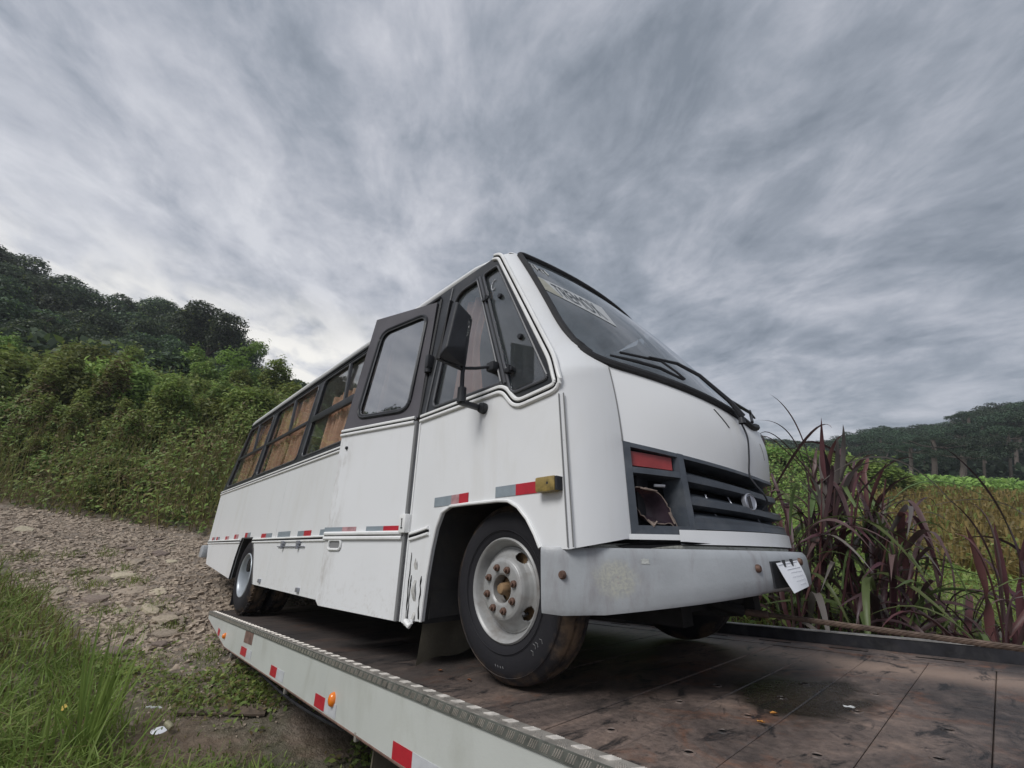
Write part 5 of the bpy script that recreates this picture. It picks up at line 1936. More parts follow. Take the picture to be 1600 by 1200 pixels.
# ---- shrub meshes
def shrub_mesh(seed, n, size, shape='round', mats_=('leaf_olive', 'leaf_green', 'leaf_bright'), pr=(.5, .35, .15)):
    gg = np.random.default_rng(seed)
    lobes = []
    m_ = 9 if shape == 'round' else 12
    for k in range(m_):
        if shape == 'round':
            a = gg.uniform(0, 6.28); q = gg.uniform(0, .62)
            lobes.append((q * math.cos(a), q * math.sin(a), .42 + gg.uniform(-.15, .38) - q * .25, gg.uniform(.26, .44)))
        elif shape == 'tall':
            a = gg.uniform(0, 6.28); q = gg.uniform(0, .34); zz = gg.uniform(.2, 1.5)
            lobes.append((q * math.cos(a), q * math.sin(a), zz, gg.uniform(.2, .36) * (1.15 - zz * .35)))
        else:
            a = gg.uniform(0, 6.28); q = gg.uniform(.1, .95)
            lobes.append((q * math.cos(a), q * math.sin(a), .25 + gg.uniform(-.05, .2), gg.uniform(.22, .36)))
    V, k = lobed_cloud(gg, lobes, n, size, up=.95, shell=.55, aspect=.46)
    # stray sprigs breaking the outline
    ns = n // 14
    i = gg.integers(0, len(V), ns)
    c = V[i].mean(1)
    dr = unit(c - np.array([0, 0, .2])) * gg.uniform(.02, .13, (ns, 1)) + np.array([0, 0, .05])
    V[i] += dr[:, None, :]
    V[:, :, 2] = np.maximum(V[:, :, 2], -.05)
    mi = gg.choice(len(mats_), len(V), p=pr)
    # whole lobes share a tone so clumps read light and dark
    lt = gg.choice(len(mats_), m_, p=pr)
    mi = np.where(gg.random(len(V)) < .55, lt[k], mi)
    return quad_mesh('foliage', V, mats_, mi)


OLV = ('leaf_olive', 'leaf_green', 'leaf_bright')
SH = [shrub_mesh(21, 3600, .085), shrub_mesh(22, 3600, .095, 'round', OLV, (.3, .5, .2)), shrub_mesh(23, 3400, .08, 'tall', OLV, (.55, .3, .15)),
      shrub_mesh(24, 3200, .09, 'wide', ('leaf_olive', 'leaf_brown', 'leaf_green'), (.5, .25, .25)), shrub_mesh(25, 3600, .08, 'tall', ('leaf_olive', 'leaf_brown', 'leaf_green'), (.45, .35, .2))]
BRIGHT = shrub_mesh(31, 4800, .085, 'round', ('leaf_bright', 'leaf_green', 'leaf_olive'), (.7, .22, .08))
FEATHER = shrub_mesh(32, 5600, .06, 'tall', ('leaf_bright', 'leaf_green'), (.55, .45))
DARKB = shrub_mesh(33, 4600, .10, 'round', ('leaf_dark', 'leaf_green'), (.7, .3))
twig = MB()
rr = random.Random(4)
for k in range(7):
    a = rr.uniform(0, 6.28); q = rr.uniform(.15, .5)
    twig.tube([(0, 0, -.1), (q * .4 * math.cos(a), q * .4 * math.sin(a), .3), (q * math.cos(a), q * math.sin(a), .75)], [.02, .014, .006], 5)
stem0 = twig.build('stem', 'bark', None, org=(0, 0, 0))
STEM = stem0.data
bpy.data.objects.remove(stem0)


def shrub(me, x, y, s, label, group=None, sz=1.0, rot=None, name='shrub', cat='shrub', sink=.05):
    e = empty(name, label, cat, group=group)
    e.location = (x, y, float(ground_z(x, y)) - sink)
    e.rotation_euler = (0, 0, rot if rot is not None else rnd.uniform(0, 6.28))
    e.scale = (s, s, s * sz)
    add_obj('foliage', me, e)
    add_obj('stem', STEM, e)
    return e


L1 = 'olive green shrub among many on the weedy slope'
G1 = 'shrubs on the slope behind the track'
for i in range(86):
    d = .8 + (i / 86) * 10.5 + rnd.uniform(-.4, .4)
    lo, hi = s_range(d)
    x, y = bank_pt(d, rnd.uniform(lo - .3, hi + .3))
    me = SH[rnd.choice((2, 3, 4, 3, 4, 0))] if d < 4 else SH[rnd.choice((0, 1, 1, 2, 0, 3))]
    s = (.55 + .22 * min(d, 4)) * rnd.uniform(.8, 1.2) if d < 5 else rnd.uniform(1.15, 1.8)
    kind_ = {0: 'rounded olive', 1: 'rounded green', 2: 'upright olive', 3: 'spreading brownish', 4: 'upright brownish'}[SH.index(me)]
    tier_ = 'by the gravel track' if d < 2.6 else 'low on the slope' if d < 5 else 'half way up' if d < 8 else 'near the slope top'
    az_ = math.degrees(math.atan2(y, x)) % 360
    col_ = 'close to the bus tail' if az_ < 174 else 'beside the bright bush' if az_ < 179.5 else 'past the bright bush' if az_ < 185 else 'far from the bus'
    shrub(me, x, y, s, f'{kind_} shrub {tier_} {col_}', G1)


def polar(az, dist):
    return dist * math.cos(R(az)), dist * math.sin(R(az))


x, y = polar(-179.0, 19.5); shrub(BRIGHT, x, y, 2.3, 'bright yellow green bush in the middle of the weedy slope', sz=1.05)
x, y = polar(171.9, 24.0); shrub(FEATHER, x, y, 2.35, 'rounded feathery bright green bush beside the bus roof at the slope foot of the forest', sz=.95)
x, y = polar(-171.5, 23); shrub(SH[1], x, y, 2.5, 'broad pale olive bush at the left edge of the slope crest', sz=.9)
x, y = polar(-175.5, 25); shrub(SH[0], x, y, 2.3, 'domed olive bush on the slope crest under the dark forest', sz=.95)
x, y = polar(178.2, 25); shrub(DARKB, x, y, 2.2, 'dark green bush directly behind the bright bush on the slope', sz=1.0)
x, y = polar(174.8, 25); shrub(DARKB, x, y, 2.0, 'dark bush between the bright bush and the feathery bush', sz=.9)
x, y = polar(173.2, 20); shrub(SH[3], x, y, 1.7, 'low spreading olive bush left of the feathery bush', sz=.9)
# white flower heads among the weeds
V = []
for i in range(46):
    d = g.uniform(.6, 7); lo, hi = s_range(d)
    x, y = bank_pt(d, g.uniform(max(lo, -6), hi))
    z = float(ground_z(x, y)) + g.uniform(.5, 1.15)
    c = np.array([x, y, z])
    for k in range(3):
        q = c + g.normal(size=3) * .035
        V.append([q + np.array([-.04, 0, 0]), q + np.array([0, -.03, .012]), q + np.array([.04, 0, .01]), q + np.array([0, .03, .02])])
tag(add_obj('flower_heads', quad_mesh('flower_heads', np.array(V), 'flower_white')), 'small white flower heads among the weeds', 'flowers', kind='stuff')


# ---- broad-leaved forest on the hill
def tree_mesh(seed, n, size):
    gg = np.random.default_rng(seed)
    lobes = []
    for k in range(16):
        a = gg.uniform(0, 6.28); q = gg.uniform(0, 1) ** .7 * .95
        zz = gg.uniform(-.3, .65) - .25 * q
        lobes.append((q * math.cos(a), q * math.sin(a), zz, gg.uniform(.24, .42)))
    V, k = lobed_cloud(gg, lobes, n, size, up=.8, shell=.66, aspect=.6, squash=.8)
    mi = np.where(gg.random(n) < .10, 1, 0)
    return quad_mesh('crown', V, ('leaf_dark', 'leaf_green'), mi)


TC = [tree_mesh(40 + i, 9000, .068) for i in range(5)]
tr_o = [taper_trunk(1.0, .035, .016, 60 + i, limbs=5) for i in range(3)]
TT = []
for mbx in tr_o:
    o = mbx.build('trunk', 'bark', None, org=(0, 0, 0))
    TT.append(o.data)
    bpy.data.objects.remove(o)


def tree(x, y, top, r, label, group=None, me=None, name='forest_tree'):
    z0 = float(ground_z(x, y)) - .2
    e = empty(name, label, 'tree', group=group)
    e.location = (x, y, z0)
    e.rotation_euler = (0, 0, rnd.uniform(0, 6.28))
    h = top - z0
    add_obj('crown', me or rnd.choice(TC), e, loc=(0, 0, h - r * .95), scale=(r, r, r * rnd.uniform(.95, 1.2)))
    add_obj('trunk', rnd.choice(TT), e, scale=(h * .8, h * .8, h * .70))
    return e


SKY = [(-166, 12.6), (-168, 12.6), (-170.3, 11.9), (-172.4, 11.4), (-174, 12.3), (-176.1, 11.2), (-178.6, 11.5), (-181.7, 12.3), (-184.1, 12.0), (-186.6, 9.5), (-187.6, 7.5), (-189, 6.6), (-191.8, 6.1), (-193.6, 5.2), (-197, 4.6)]
saz = [-a for a, _ in SKY]; sel = [e_ for _, e_ in SKY]


def sky_el(az_neg):
    return float(np.interp(-az_neg, saz, sel))


LF = 'dark leafy tree in the forest on the left hill'
GF = 'forest trees on the left hill'
for row, (dist, n, drop) in enumerate(((66, 15, .2), (58, 15, 1.5), (51, 14, 2.8), (44, 13, 4.0), (38, 12, 5.2))):
    for i in range(n):
        az = -164 - 34 * (i + rnd.uniform(.1, .9)) / n
        el = sky_el(az) - drop * (sky_el(az) - 3) / 9 + rnd.uniform(-.5, .45)
        if row == 4 and az < -186:
            continue
        dd = dist * (1 - .18 * sm(-184, -194, az)) + rnd.uniform(-3, 3)
        x, y = polar(az, dd)
        top = dd * math.tan(R(el))
        w_ = rnd.uniform(2.6, 3.9)
        kind_ = 'broad dark' if w_ > 3.45 else 'narrow dark' if w_ < 2.95 else 'rounded dark'
        row_ = ('on the skyline of the left hill', 'just below the hill skyline', 'in the mid hill forest', 'low in the hill forest', 'at the forest front edge')[row]
        col_ = 'far from the bus' if az > -170 else 'above the crest of olive bushes' if az > -177 else 'above the bright bush' if az > -184 else 'above the bus roof'
        tree(x, y, top, w_ * dd / 55, f'{kind_} tree {row_} {col_}', GF)
x, y = polar(-184.4, 46); tree(x, y, 46 * math.tan(R(12.1)), 3.0, 'tall dark tree with a ragged crown at the right end of the hill forest', None, TC[2])
x, y = polar(-186.3, 44); tree(x, y, 44 * math.tan(R(9.0)), 2.2, 'smaller round crowned tree just right of the tall ragged tree', None, TC[3])
x, y = polar(-193.0, 40); tree(x, y, 40 * math.tan(R(5.9)), 1.5, 'thin open crowned tree against the bright sky above the bus roof', None, TC[1])

# ---- stones and gravel on the track


def stone_mesh(seed, flat):
    rr = random.Random(seed)
    bm = bmesh.new()
    bmesh.ops.create_icosphere(bm, subdivisions=2, radius=1)
    for v in bm.verts:
        v.co.z *= flat
        v.co *= 1 + rr.uniform(-.16, .16)
        v.co.x *= 1 + .25 * math.sin(seed + v.co.y * 2)
        if v.co.z > flat * .45:
            v.co.z = flat * .45 + (v.co.z - flat * .45) * .25
    me = bpy.data.meshes.new('stone')
    bm.to_mesh(me)
    bm.free()
    return me


SM = [stone_mesh(i, .28 + .07 * (i % 4)) for i in range(6)]
ST = []
for me in SM:
    me.materials.append(MATS['stone_grey'])
    m2 = me.copy(); m2.materials.clear(); m2.materials.append(MATS['stone_tan']); ST.append(m2)


def stone(x, y, s, label, group=None, tan=False, tilt=.12):
    o = add_obj('stone', rnd.choice(ST if tan else SM), None, (x, y, float(ground_z(x, y)) + s * .10), (rnd.uniform(-tilt, tilt), rnd.uniform(-tilt, tilt), rnd.uniform(0, 6.28)), (s, s * rnd.uniform(.6, .95), s * rnd.uniform(.8, 1.1)))
    return tag(o, label, 'stone', group)


GS = 'flat stones on the gravel track'
LS = 'flat grey stone bedded in the gravel track'
for i in range(115):
    if i < 55:
        x, y = g.normal(-6.9, .75), g.normal(.25, .30)
    else:
        x = g.uniform(-11.5, -5.2); y = .20 * (x + 10) + g.uniform(-.8, 1.8)
    dd = bank_d(x, y)
    if dd > -.4 or y < .33 * (x + 10) - 1.25:
        continue
    sz_ = float(np.clip(g.lognormal(-2.65, .38), .045, .15))
    kind_ = 'large flat' if sz_ > .13 else 'small' if sz_ < .08 else 'fist sized flat' if sz_ < .10 else 'middling flat'
    zone_ = 'in the heap of slabs beyond the grass tuft' if -7.6 < x < -5.9 and abs(y - .25) < .5 else 'on the track near the truck tail' if x > -6.8 else 'on the middle of the gravel track' if x > -9 else 'at the far side of the track under the bank'
    stone(x, y, sz_, f'{kind_} grey stone {zone_}', GS)
GT = 'pale tan stones on the track'
TL_ = ['just past the slab heap', 'on the slab heap, longest of them', 'on the slab heap nearer the bus', 'in the middle of the track', 'nearest the truck tail', 'nearest the grass tuft']
for q_, (x, y, s) in enumerate(((-8.3, .35, .17), (-7.55, .38, .20), (-7.45, .72, .13), (-8.9, .9, .10), (-6.8, .62, .14), (-6.4, .75, .13))):
    stone(x, y, s, 'pale tan flat stone ' + TL_[q_], GT, True)
stone(-6.38, -.42, .17, 'dark rounded stone in the grass at the left edge', None)
# gravel: thousands of small chips, one object


def gravel():
    n = 28000
    x = g.uniform(-13.5, -3.6, n); y = .20 * (x + 10) + g.uniform(-1.6, 2.4, n)
    d = bank_d(x, y)
    k = (d < .15) & (y > .33 * (x + 10) - 1.3 + .3 * wob(x, y)) & (g.random(n) < np.clip(.2 + (-x - 3.6) * .35, .1, 1))
    x, y = x[k], y[k]
    n = len(x)
    s = np.clip(g.lognormal(-3.75, .5, n), .010, .075) * np.clip((-x - 3.2) / 2.2, .3, 1)
    tet = unit(g.normal(size=(n, 8, 3))) * 1.5
    cube = np.array([[-1, -1, -1], [1, -1, -1], [1, 1, -1], [-1, 1, -1], [-1, -1, 1], [1, -1, 1], [1, 1, 1], [-1, 1, 1]]) * .6
    P = cube[None] + tet * .35
    P[:, 4:, :2] *= .7
    a = g.uniform(0, 6.28, n)
    ca, sa = np.cos(a)[:, None], np.sin(a)[:, None]
    Q = np.stack([P[:, :, 0] * ca - P[:, :, 1] * sa, P[:, :, 0] * sa + P[:, :, 1] * ca, P[:, :, 2] * .42], -1) * s[:, None, None]
    Q += np.stack([x, y, ground_z(x, y) + .035 * wob(x * .9, y * .9) * .9 + s * .1], -1)[:, None, :]
    faces = np.array([[4, 5, 6, 7], [0, 1, 5, 4], [1, 2, 6, 5], [2, 3, 7, 6], [3, 0, 4, 7]])
    V = Q[:, faces].reshape(-1, 4, 3)
    mi = np.repeat(np.where(g.random(n) < .06, 1, 0), 5)
    tag(add_obj('gravel', quad_mesh('gravel', V, ['stone_grey2', 'stone_tan'], mi)), 'loose grey gravel on the track', 'gravel', kind='stuff')


def islandmat(name, c1, c2):
    m = bpy.data.materials.new(name); m.use_nodes = True
    t = NT(m.node_tree)
    o = t.n('ShaderNodeTexCoord').outputs['Object']
    gi = t.noise(o, 21.0, 1, .5)
    c = t.ramp(gi, [(.3, c1), (.7, c2)])
    p = t.n('ShaderNodeBsdfPrincipled', Base__Color=c, Roughness=.92)
    t.t.links.new(p.outputs[0], t.n('ShaderNodeOutputMaterial').inputs[0])
    MATS[name] = m


islandmat('stone_grey2', (0.190, 0.146, 0.108), (0.46, 0.375, 0.295))
gravel()


# ---- near grass
def blades(n, xy, hgt, wid, lean, name, mats_, pr, label, droop=.35):
    """each blade: two quads"""
    x, y = xy
    z = ground_z(x, y) + .035 * wob(x * .9, y * .9) * .9 - .01
    a = g.uniform(0, 6.28, n)
    w = np.stack([np.cos(a), np.sin(a), np.zeros(n)], 1) * wid[:, None]
    ld = g.normal(size=(n, 2)) * lean
    b0 = np.column_stack([x, y, z])
    mid = b0 + np.column_stack([ld * hgt[:, None] * .35, hgt * .62])
    top = b0 + np.column_stack([ld * hgt[:, None] * (1 + droop), hgt * (1 - .25 * np.linalg.norm(ld, axis=1))])
    V1 = np.stack([b0 - w, b0 + w, mid + w * .8, mid - w * .8], 1)
    V2 = np.stack([mid - w * .8, mid + w * .8, top + w * .1, top - w * .1], 1)
    V = np.concatenate([V1, V2])
    mi = g.choice(len(mats_), n, p=pr)
    return tag(add_obj(name, quad_mesh(name, V, mats_, np.concatenate([mi, mi]))), label, 'grass', kind='stuff')


n = 60000
x = -2.4 - 8.6 * g.random(n) ** 1.6
y = g.uniform(-2.2, 1.6, n)
edge = .33 * (x + 10) - 1.1 + .28 * wob(x * 1.3, y * 1.3)
dens = np.clip((edge - y) * 2.2, 0, 1) * (.45 + .55 * (wob(x * 1.9 + 3, y * 1.9) > -.25))
far_side = (x > -4.9) & (y > edge) & (wob(x * 2.3, y * 2.1 + 1) > .12)
k = (g.random(n) < dens) | (far_side & (g.random(n) < .40))
x, y, edge = x[k], y[k], edge[k]
near = np.clip((edge - y) / .5, .25, 1)
h = (.05 + .19 * g.random(len(x)) ** 1.5) * near
blades(len(x), (x, y), h, .0035 + .004 * g.random(len(x)), .45, 'grass', ['grass_green', 'leaf_olive', 'grass_dry'], [.66, .20, .14], 'short green grass growing in the near left corner')
# taller weeds at the left border
n = 1800
x = g.uniform(-9.5, -5.5, n); y = .33 * (x + 10) - 1.25 - g.random(n) * .8
blades(n, (x, y), .08 + .24 * g.random(n), .005 + .004 * g.random(n), .4, 'tall_grass', ['grass_dry', 'leaf_olive', 'grass_green'], [.45, .4, .15], 'taller yellowing grass at the left border of the track')
n = 2600
a = g.uniform(0, 6.28, n)
cx = g.choice([-6.9, -7.9, -6.2, -8.6, -5.2, -4.6, -4.2, -9.6], n); cy = np.choose(g.integers(0, 3, n), [-.15, .3, .75]) + .2 * (cx + 6.5)
x = cx + g.normal(size=n) * .13; y = cy + g.normal(size=n) * .09
blades(n, (x, y), .04 + .08 * g.random(n), .004 + 0 * x, .6, 'track_grass', ['grass_green', 'leaf_olive'], [.6, .4], 'small grass patches growing through the gravel')
# leafy weeds near the truck
n = 9000
x = g.uniform(-5.6, -2.2, n); y = .55 * (x + 5.3) + .10 + g.random(n) * 1.5
k = (wob(x * 2.3, y * 2.1 + 1) + .5 * wob(x * 7.1, y * 6.3) > g.uniform(-.35, .55, n))
x, y = x[k], y[k]
z = ground_z(x, y) + g.random(len(x)) * .09
V = leaf_quads(g, np.column_stack([x, y, z]), unit(g.normal(size=(len(x), 3)) * .5 + np.array([0, 0, 1])), .045, .5)
mi = g.choice(3, len(x), p=[.45, .35, .2])
tag(add_obj('ground_weeds', quad_mesh('ground_weeds', V, ['leaf_green', 'leaf_olive', 'leaf_brown'], mi)), 'low leafy weeds on the bare earth beside the truck', 'weeds', kind='stuff')


# ---- long blades as ribbons
def ribbon(mb, pts, width, mi=0, fold=.25, n=12, tipfrac=.5):
    """curved blade through three points (quadratic), folded along its midrib"""
    p0, p1, p2 = [Vector(p) for p in pts]
    rows = []
    for i in range(n + 1):
        t = i / n
        c = p0 * (1 - t) ** 2 + p1 * 2 * t * (1 - t) + p2 * t * t
        tg = ((p1 - p0) * (1 - t) + (p2 - p1) * t).normalized()
        sd_ = tg.cross(Vector((0, 0, 1)))
        if sd_.length < .05:
            sd_ = tg.cross(Vector((1, .3, 0)))
        sd_.normalize()
        up = sd_.cross(tg)
        w = width * (.55 + .45 * min(1, t * 4)) * (1 - max(0, (t - tipfrac) / (1 - tipfrac)) ** 1.6) + .0006
        rows.append([c - sd_ * w * .5 + up * w * fold, c, c + sd_ * w * .5 + up * w * fold])
    mb.grid(rows, mi)
    return mb


# tall grass tuft in the near left corner
tx, ty = -3.95, .20
tz = float(ground_z(tx, ty))
tuft = empty('grass_tuft', 'tall upright tuft of fresh green grass in the near left corner', 'grass tuft')
tuft.location = (tx, ty, tz)
rr = random.Random(2)
base_bl = []
for k in range(7):
    mbb = MB()
    L = .34 + .075 * k
    ribbon(mbb, [(0, 0, 0), (.03 + .02 * k, .0, L * .6), (.10 + .07 * (k % 4), .0, L * (1 - .05 * (k % 4)))], .013, n=8)
    o = mbb.build('blade', 'grass_green', None, org=(0, 0, 0), recalc=False, smooth=1.5)
    base_bl.append(o.data)
    bpy.data.objects.remove(o)
for k in range(95):
    core = k < 32
    sx = rr.gauss(0, .05) if core else rr.gauss(0, .28)
    sy_ = rr.gauss(0, .035) if core else rr.gauss(0, .16)
    o = add_obj('blade', rr.choice(base_bl[3:] if core else base_bl[:5]), tuft, (sx, sy_, -.02 + float(ground_z(tx + sx, ty + sy_)) - tz), (rr.gauss(0, .1), rr.gauss(0, .1), rr.uniform(0, 6.28)), [rr.uniform(.8, 1.2) * (1 if core else .75)] * 3)

# ---- purple reeds beyond the deck's right rail
REED = ('reed_purple', 'reed_red', 'reed_green', 'reed_pale')
leaf_meshes = []
for k in range(16):
    mbb = MB()
    L = [1.1, .9, 1.3, .75][k % 4]
    dro = [.35, .75, 1.1, 1.4][(k // 2) % 4]
    up_ = L * (1 - .35 * dro)
    ribbon(mbb, [(0, 0, 0), (L * .18 + .12 * dro, .02, up_ * (.95 + .25 * dro)), (L * (.22 + .5 * dro), .05 * (k % 3 - 1), up_ * (1.15 - .75 * dro))], [.040, .050, .058, .032][k % 4], n=11, fold=.22)
    mm = [0, 0, 1, 0, 2, 0, 3, 0, 0, 1, 0, 2, 0, 0, 2, 3][k]
    o = mbb.build('leaf', REED[mm], None, org=(0, 0, 0), recalc=False, smooth=1.5)
    leaf_meshes.append(o.data)
    bpy.data.objects.remove(o)
PUR = [leaf_meshes[i] for i in (0, 1, 3, 5, 7, 8, 10, 12, 13)]
RED = [leaf_meshes[i] for i in (2, 9)]
GRN = [leaf_meshes[i] for i in (4, 11, 14)]
PAL = [leaf_meshes[i] for i in (6, 15)]


def reed_clump(x, y, label, ncane, hcane, nleaf, heroes, seed, spread=.35, mix=(.62, .12, .16, .10), az=None):
    rr = random.Random(seed)
    z0 = float(ground_z(x, y))
    e = empty('reed_clump', label, 'reeds')
    e.location = (x, y, z0)
    canes = []
    for k in range(ncane):
        a = rr.uniform(0, 6.28); q = spread * math.sqrt(rr.random())
        bx, by = q * math.cos(a), q * math.sin(a)
        h = hcane * rr.uniform(.65, 1.1)
        lx, ly = bx * .7 + rr.gauss(0, .10), by * .7 + rr.gauss(0, .10)
        mbb = MB().tube([(bx, by, -.05), (bx + lx * .3, by + ly * .3, h * .5), (bx + lx, by + ly, h)], [.013, .011, .006], 6)
        o = mbb.build('cane', 'reed_red' if k % 3 else 'reed_purple', e, org=(0, 0, 0))
        canes.append((bx, by, lx, ly, h))
    for k in range(nleaf):
        bx, by, lx, ly, h = rr.choice(canes)
        t = rr.uniform(.25, 1.0)
        p = (bx + lx * t * t, by + ly * t * t, h * t)
        pool = rr.choices((PUR, RED, GRN, PAL), mix if t > .45 else (.40, .08, .40, .12))[0]
        s = rr.uniform(.6, 1.05)
        add_obj('leaf', rr.choice(pool), e, p, (rr.gauss(0, .26), rr.gauss(0, .26), rr.uniform(0, 6.28)), (s, s, s * rr.uniform(.85, 1.1)))
    for (pts, w, m_) in heroes:
        mbb = MB()
        ribbon(mbb, pts, w, n=18, fold=.2, tipfrac=.35)
        o = mbb.build('leaf', m_, e, org=(x, y, z0), recalc=False, smooth=1.5)
    return e


H1 = [(((-1.09, 5.19, -.15), (-1.25, 5.29, .86), (-1.5, 4.98, 1.03)), .042, 'reed_purple'),
      (((-1.15, 5.17, -.1), (-1.28, 5.26, .86), (-1.62, 4.94, .73)), .04, 'reed_purple'),
      (((-1.03, 5.2, -.25), (-1.10, 5.30, .40), (-1.06, 5.09, .80)), .062, 'reed_red'),
      (((-1.0, 5.2, -.25), (-1.09, 5.30, .56), (-.88, 5.13, .65)), .058, 'reed_red'),
      (((-.97, 5.21, -.1), (-.95, 5.33, .50), (-.63, 5.16, .51)), .042, 'reed_pale'),
      (((-.99, 5.21, -.3), (-1.16, 5.27, .05), (-1.16, 5.07, .26)), .03, 'reed_red'),
      (((-1.18, 5.17, -.75), (-1.16, 5.28, -.40), (-.88, 5.13, -.44)), .03, 'reed_green'),
      (((-1.20, 5.10, -.40), (-1.30, 5.15, .02), (-1.12, 5.0, -.22)), .045, 'reed_green'),
      (((-1.14, 5.18, -.60), (-1.00, 5.25, -.45), (-.86, 5.10, -1.05)), .045, 'reed_green'),
      (((-1.05, 5.12, -.55), (-1.22, 5.15, -.38), (-1.10, 5.0, -1.0)), .045, 'reed_green')]
H2 = [(((-.77, 5.34, -.45), (-.74, 5.46, .15), (-.58, 5.27, .43)), .062, 'reed_red'),
      (((-.75, 5.35, -.45), (-.68, 5.47, .30), (-.36, 5.29, .32)), .066, 'reed_purple'),
      (((-.87, 5.33, -.6), (-.72, 5.47, .22), (-.21, 5.3, .17)), .03, 'reed_purple'),
      (((-.85, 5.33, -.5), (-.62, 5.40, .20), (-.30, 5.2, .08)), .032, 'reed_pale'),
      (((-.68, 5.36, -.45), (-.62, 5.40, .05), (-.54, 5.27, -.53)), .05, 'reed_green'),
      (((-.64, 5.30, -1.15), (-.74, 5.40, -.55), (-.60, 5.2, -.95)), .055, 'reed_pale')]
H3 = [(((.07, 5.0, -.75), (.06, 5.1, -.05), (-.22, 4.89, .16)), .040, 'reed_purple'),
      (((.18, 5.0, -.35), (.10, 5.1, .30), (-.25, 4.89, .59)), .045, 'reed_purple'),
      (((.0, 5.0, -.9), (-.02, 5.1, -.35), (-.10, 4.9, -.05)), .075, 'reed_red'),
      (((.12, 4.95, -.95), (.06, 5.0, -.35), (.05, 4.9, .0)), .07, 'reed_red'),
      (((.15, 5.0, -.8), (.16, 5.1, -.02), (.31, 4.89, .12)), .06, 'reed_red'),
      (((.25, 5.0, .0), (.10, 5.1, .32), (-.38, 4.89, .0)), .028, 'reed_pale'),
      (((-.1, 5.0, -.6), (-.25, 5.1, -.10), (-.5, 4.9, -.38)), .03, 'reed_green'),
      (((-.44, 4.98, -.95), (-.36, 5.09, -.50), (.05, 4.9, -.42)), .034, 'reed_green')]
rr = random.Random(77)
for k in range(26):
    a = rr.uniform(-1.25, 1.25)
    L = rr.uniform(.5, .95)
    b0 = (-1.05 + rr.gauss(0, .10), 5.2 + rr.gauss(0, .10), rr.uniform(-.75, .0))
    tip = (b0[0] + math.sin(a) * L * .85, b0[1] + rr.gauss(0, .25), b0[2] + L * (.95 - .42 * abs(a)))
    md = (b0[0] + math.sin(a) * L * .28, b0[1] + rr.gauss(0, .08), b0[2] + L * (.75 + .1 * abs(a)))
    H1.append(((b0, md, tip), rr.uniform(.038, .066), rr.choice(('reed_purple', 'reed_purple', 'reed_red', 'reed_pale'))))
for k in range(16):
    a = rr.uniform(-.9, 1.3)
    L = rr.uniform(.45, .8)
    b0 = (-.72 + rr.gauss(0, .08), 5.4 + rr.gauss(0, .10), rr.uniform(-.95, -.35))
    tip = (b0[0] + math.sin(a) * L * .85, b0[1] + rr.gauss(0, .2), b0[2] + L * (.95 - .42 * abs(a)))
    md = (b0[0] + math.sin(a) * L * .28, b0[1] + rr.gauss(0, .08), b0[2] + L * (.75 + .1 * abs(a)))
    H2.append(((b0, md, tip), rr.uniform(.036, .062), rr.choice(('reed_purple', 'reed_red', 'reed_pale', 'reed_green'))))
reed_clump(-1.08, 5.25, 'purple leaved reed clump right beside the bus nose with two long arching tips', 22, 2.15, 150, H1, 1, .42, (.52, .12, .24, .12))
reed_clump(-.70, 5.55, 'purple reed clump with one broad bent leaf behind the winch cable', 13, 1.85, 80, H2, 2, .32, (.50, .12, .26, .12))
reed_clump(.16, 5.05, 'dark red stemmed reed clump at the right edge of the photo', 16, 1.25, 110, H3, 3, .34)
reed_clump(-1.62, 5.35, 'green and purple reed clump partly hidden behind the bus nose and bumper', 14, 1.85, 110, [], 4, .35, (.4, .1, .4, .1))
reed_clump(-.32, 6.1, 'thin mixed reed clump in the gap between the two taller clumps', 5, .95, 22, [], 5, .4, (.45, .05, .35, .15))
reed_clump(.85, 4.9, 'reed clump just outside the right edge leaning into view', 8, 1.5, 40, [], 6, .35)

# weeds along the far side of the truck and at the field edge
n = 36000
x = g.uniform(-7.5, 3.2, n); y = 4.5 + g.random(n) * 8.0
h = (.35 + .75 * (.5 + .5 * np.sin(x * 2.1 + y * 1.4))) + .9 * (x < -1.2) + .6 * (x < -1.2) * (y > 7)
z = ground_z(x, y) + h * g.random(n) * np.where(y > 7.5, .55, 1.0)
V = leaf_quads(g, np.column_stack([x, y, z]), unit(g.normal(size=(n, 3)) * .7 + np.array([0, -.4, .6])), .085, .4)
mi = g.choice(4, n, p=[.44, .28, .18, .10])
tag(add_obj('roadside_weeds', quad_mesh('roadside_weeds', V, ['leaf_green', 'leaf_bright', 'leaf_olive', 'leaf_brown'], mi)), 'leafy green weeds between the truck and the field', 'weeds', kind='stuff')
n = 9000
x = g.uniform(-4.5, 3.0, n); y = 4.5 + g.random(n) * 3.6
blades(n, (x, y), .5 + .7 * g.random(n), .006 + .006 * g.random(n), .5, 'roadside_grass', ['grass_green', 'leaf_olive', 'grass_dry'], [.45, .35, .2], 'long grass standing between the truck and the field')

n = 16000
y = 9 + g.random(n) * 26; x = -.16 * y - 9.0 * g.random(n) + .6
z = ground_z(x, y) + (.25 + .9 * (.5 + .5 * np.sin(x * 1.3 + y * .9))) * g.random(n)
V = leaf_quads(g, np.column_stack([x, y, z]), unit(g.normal(size=(n, 3)) * .7 + np.array([0, -.4, .6])), .16, .45)
tag(add_obj('field_edge_growth', quad_mesh('field_edge_growth', V, ['leaf_green', 'leaf_bright', 'leaf_olive', 'leaf_brown'], g.choice(4, n, p=[.40, .25, .25, .10]))), 'green growth along the near edge of the field behind the bus nose', 'weeds', kind='stuff')

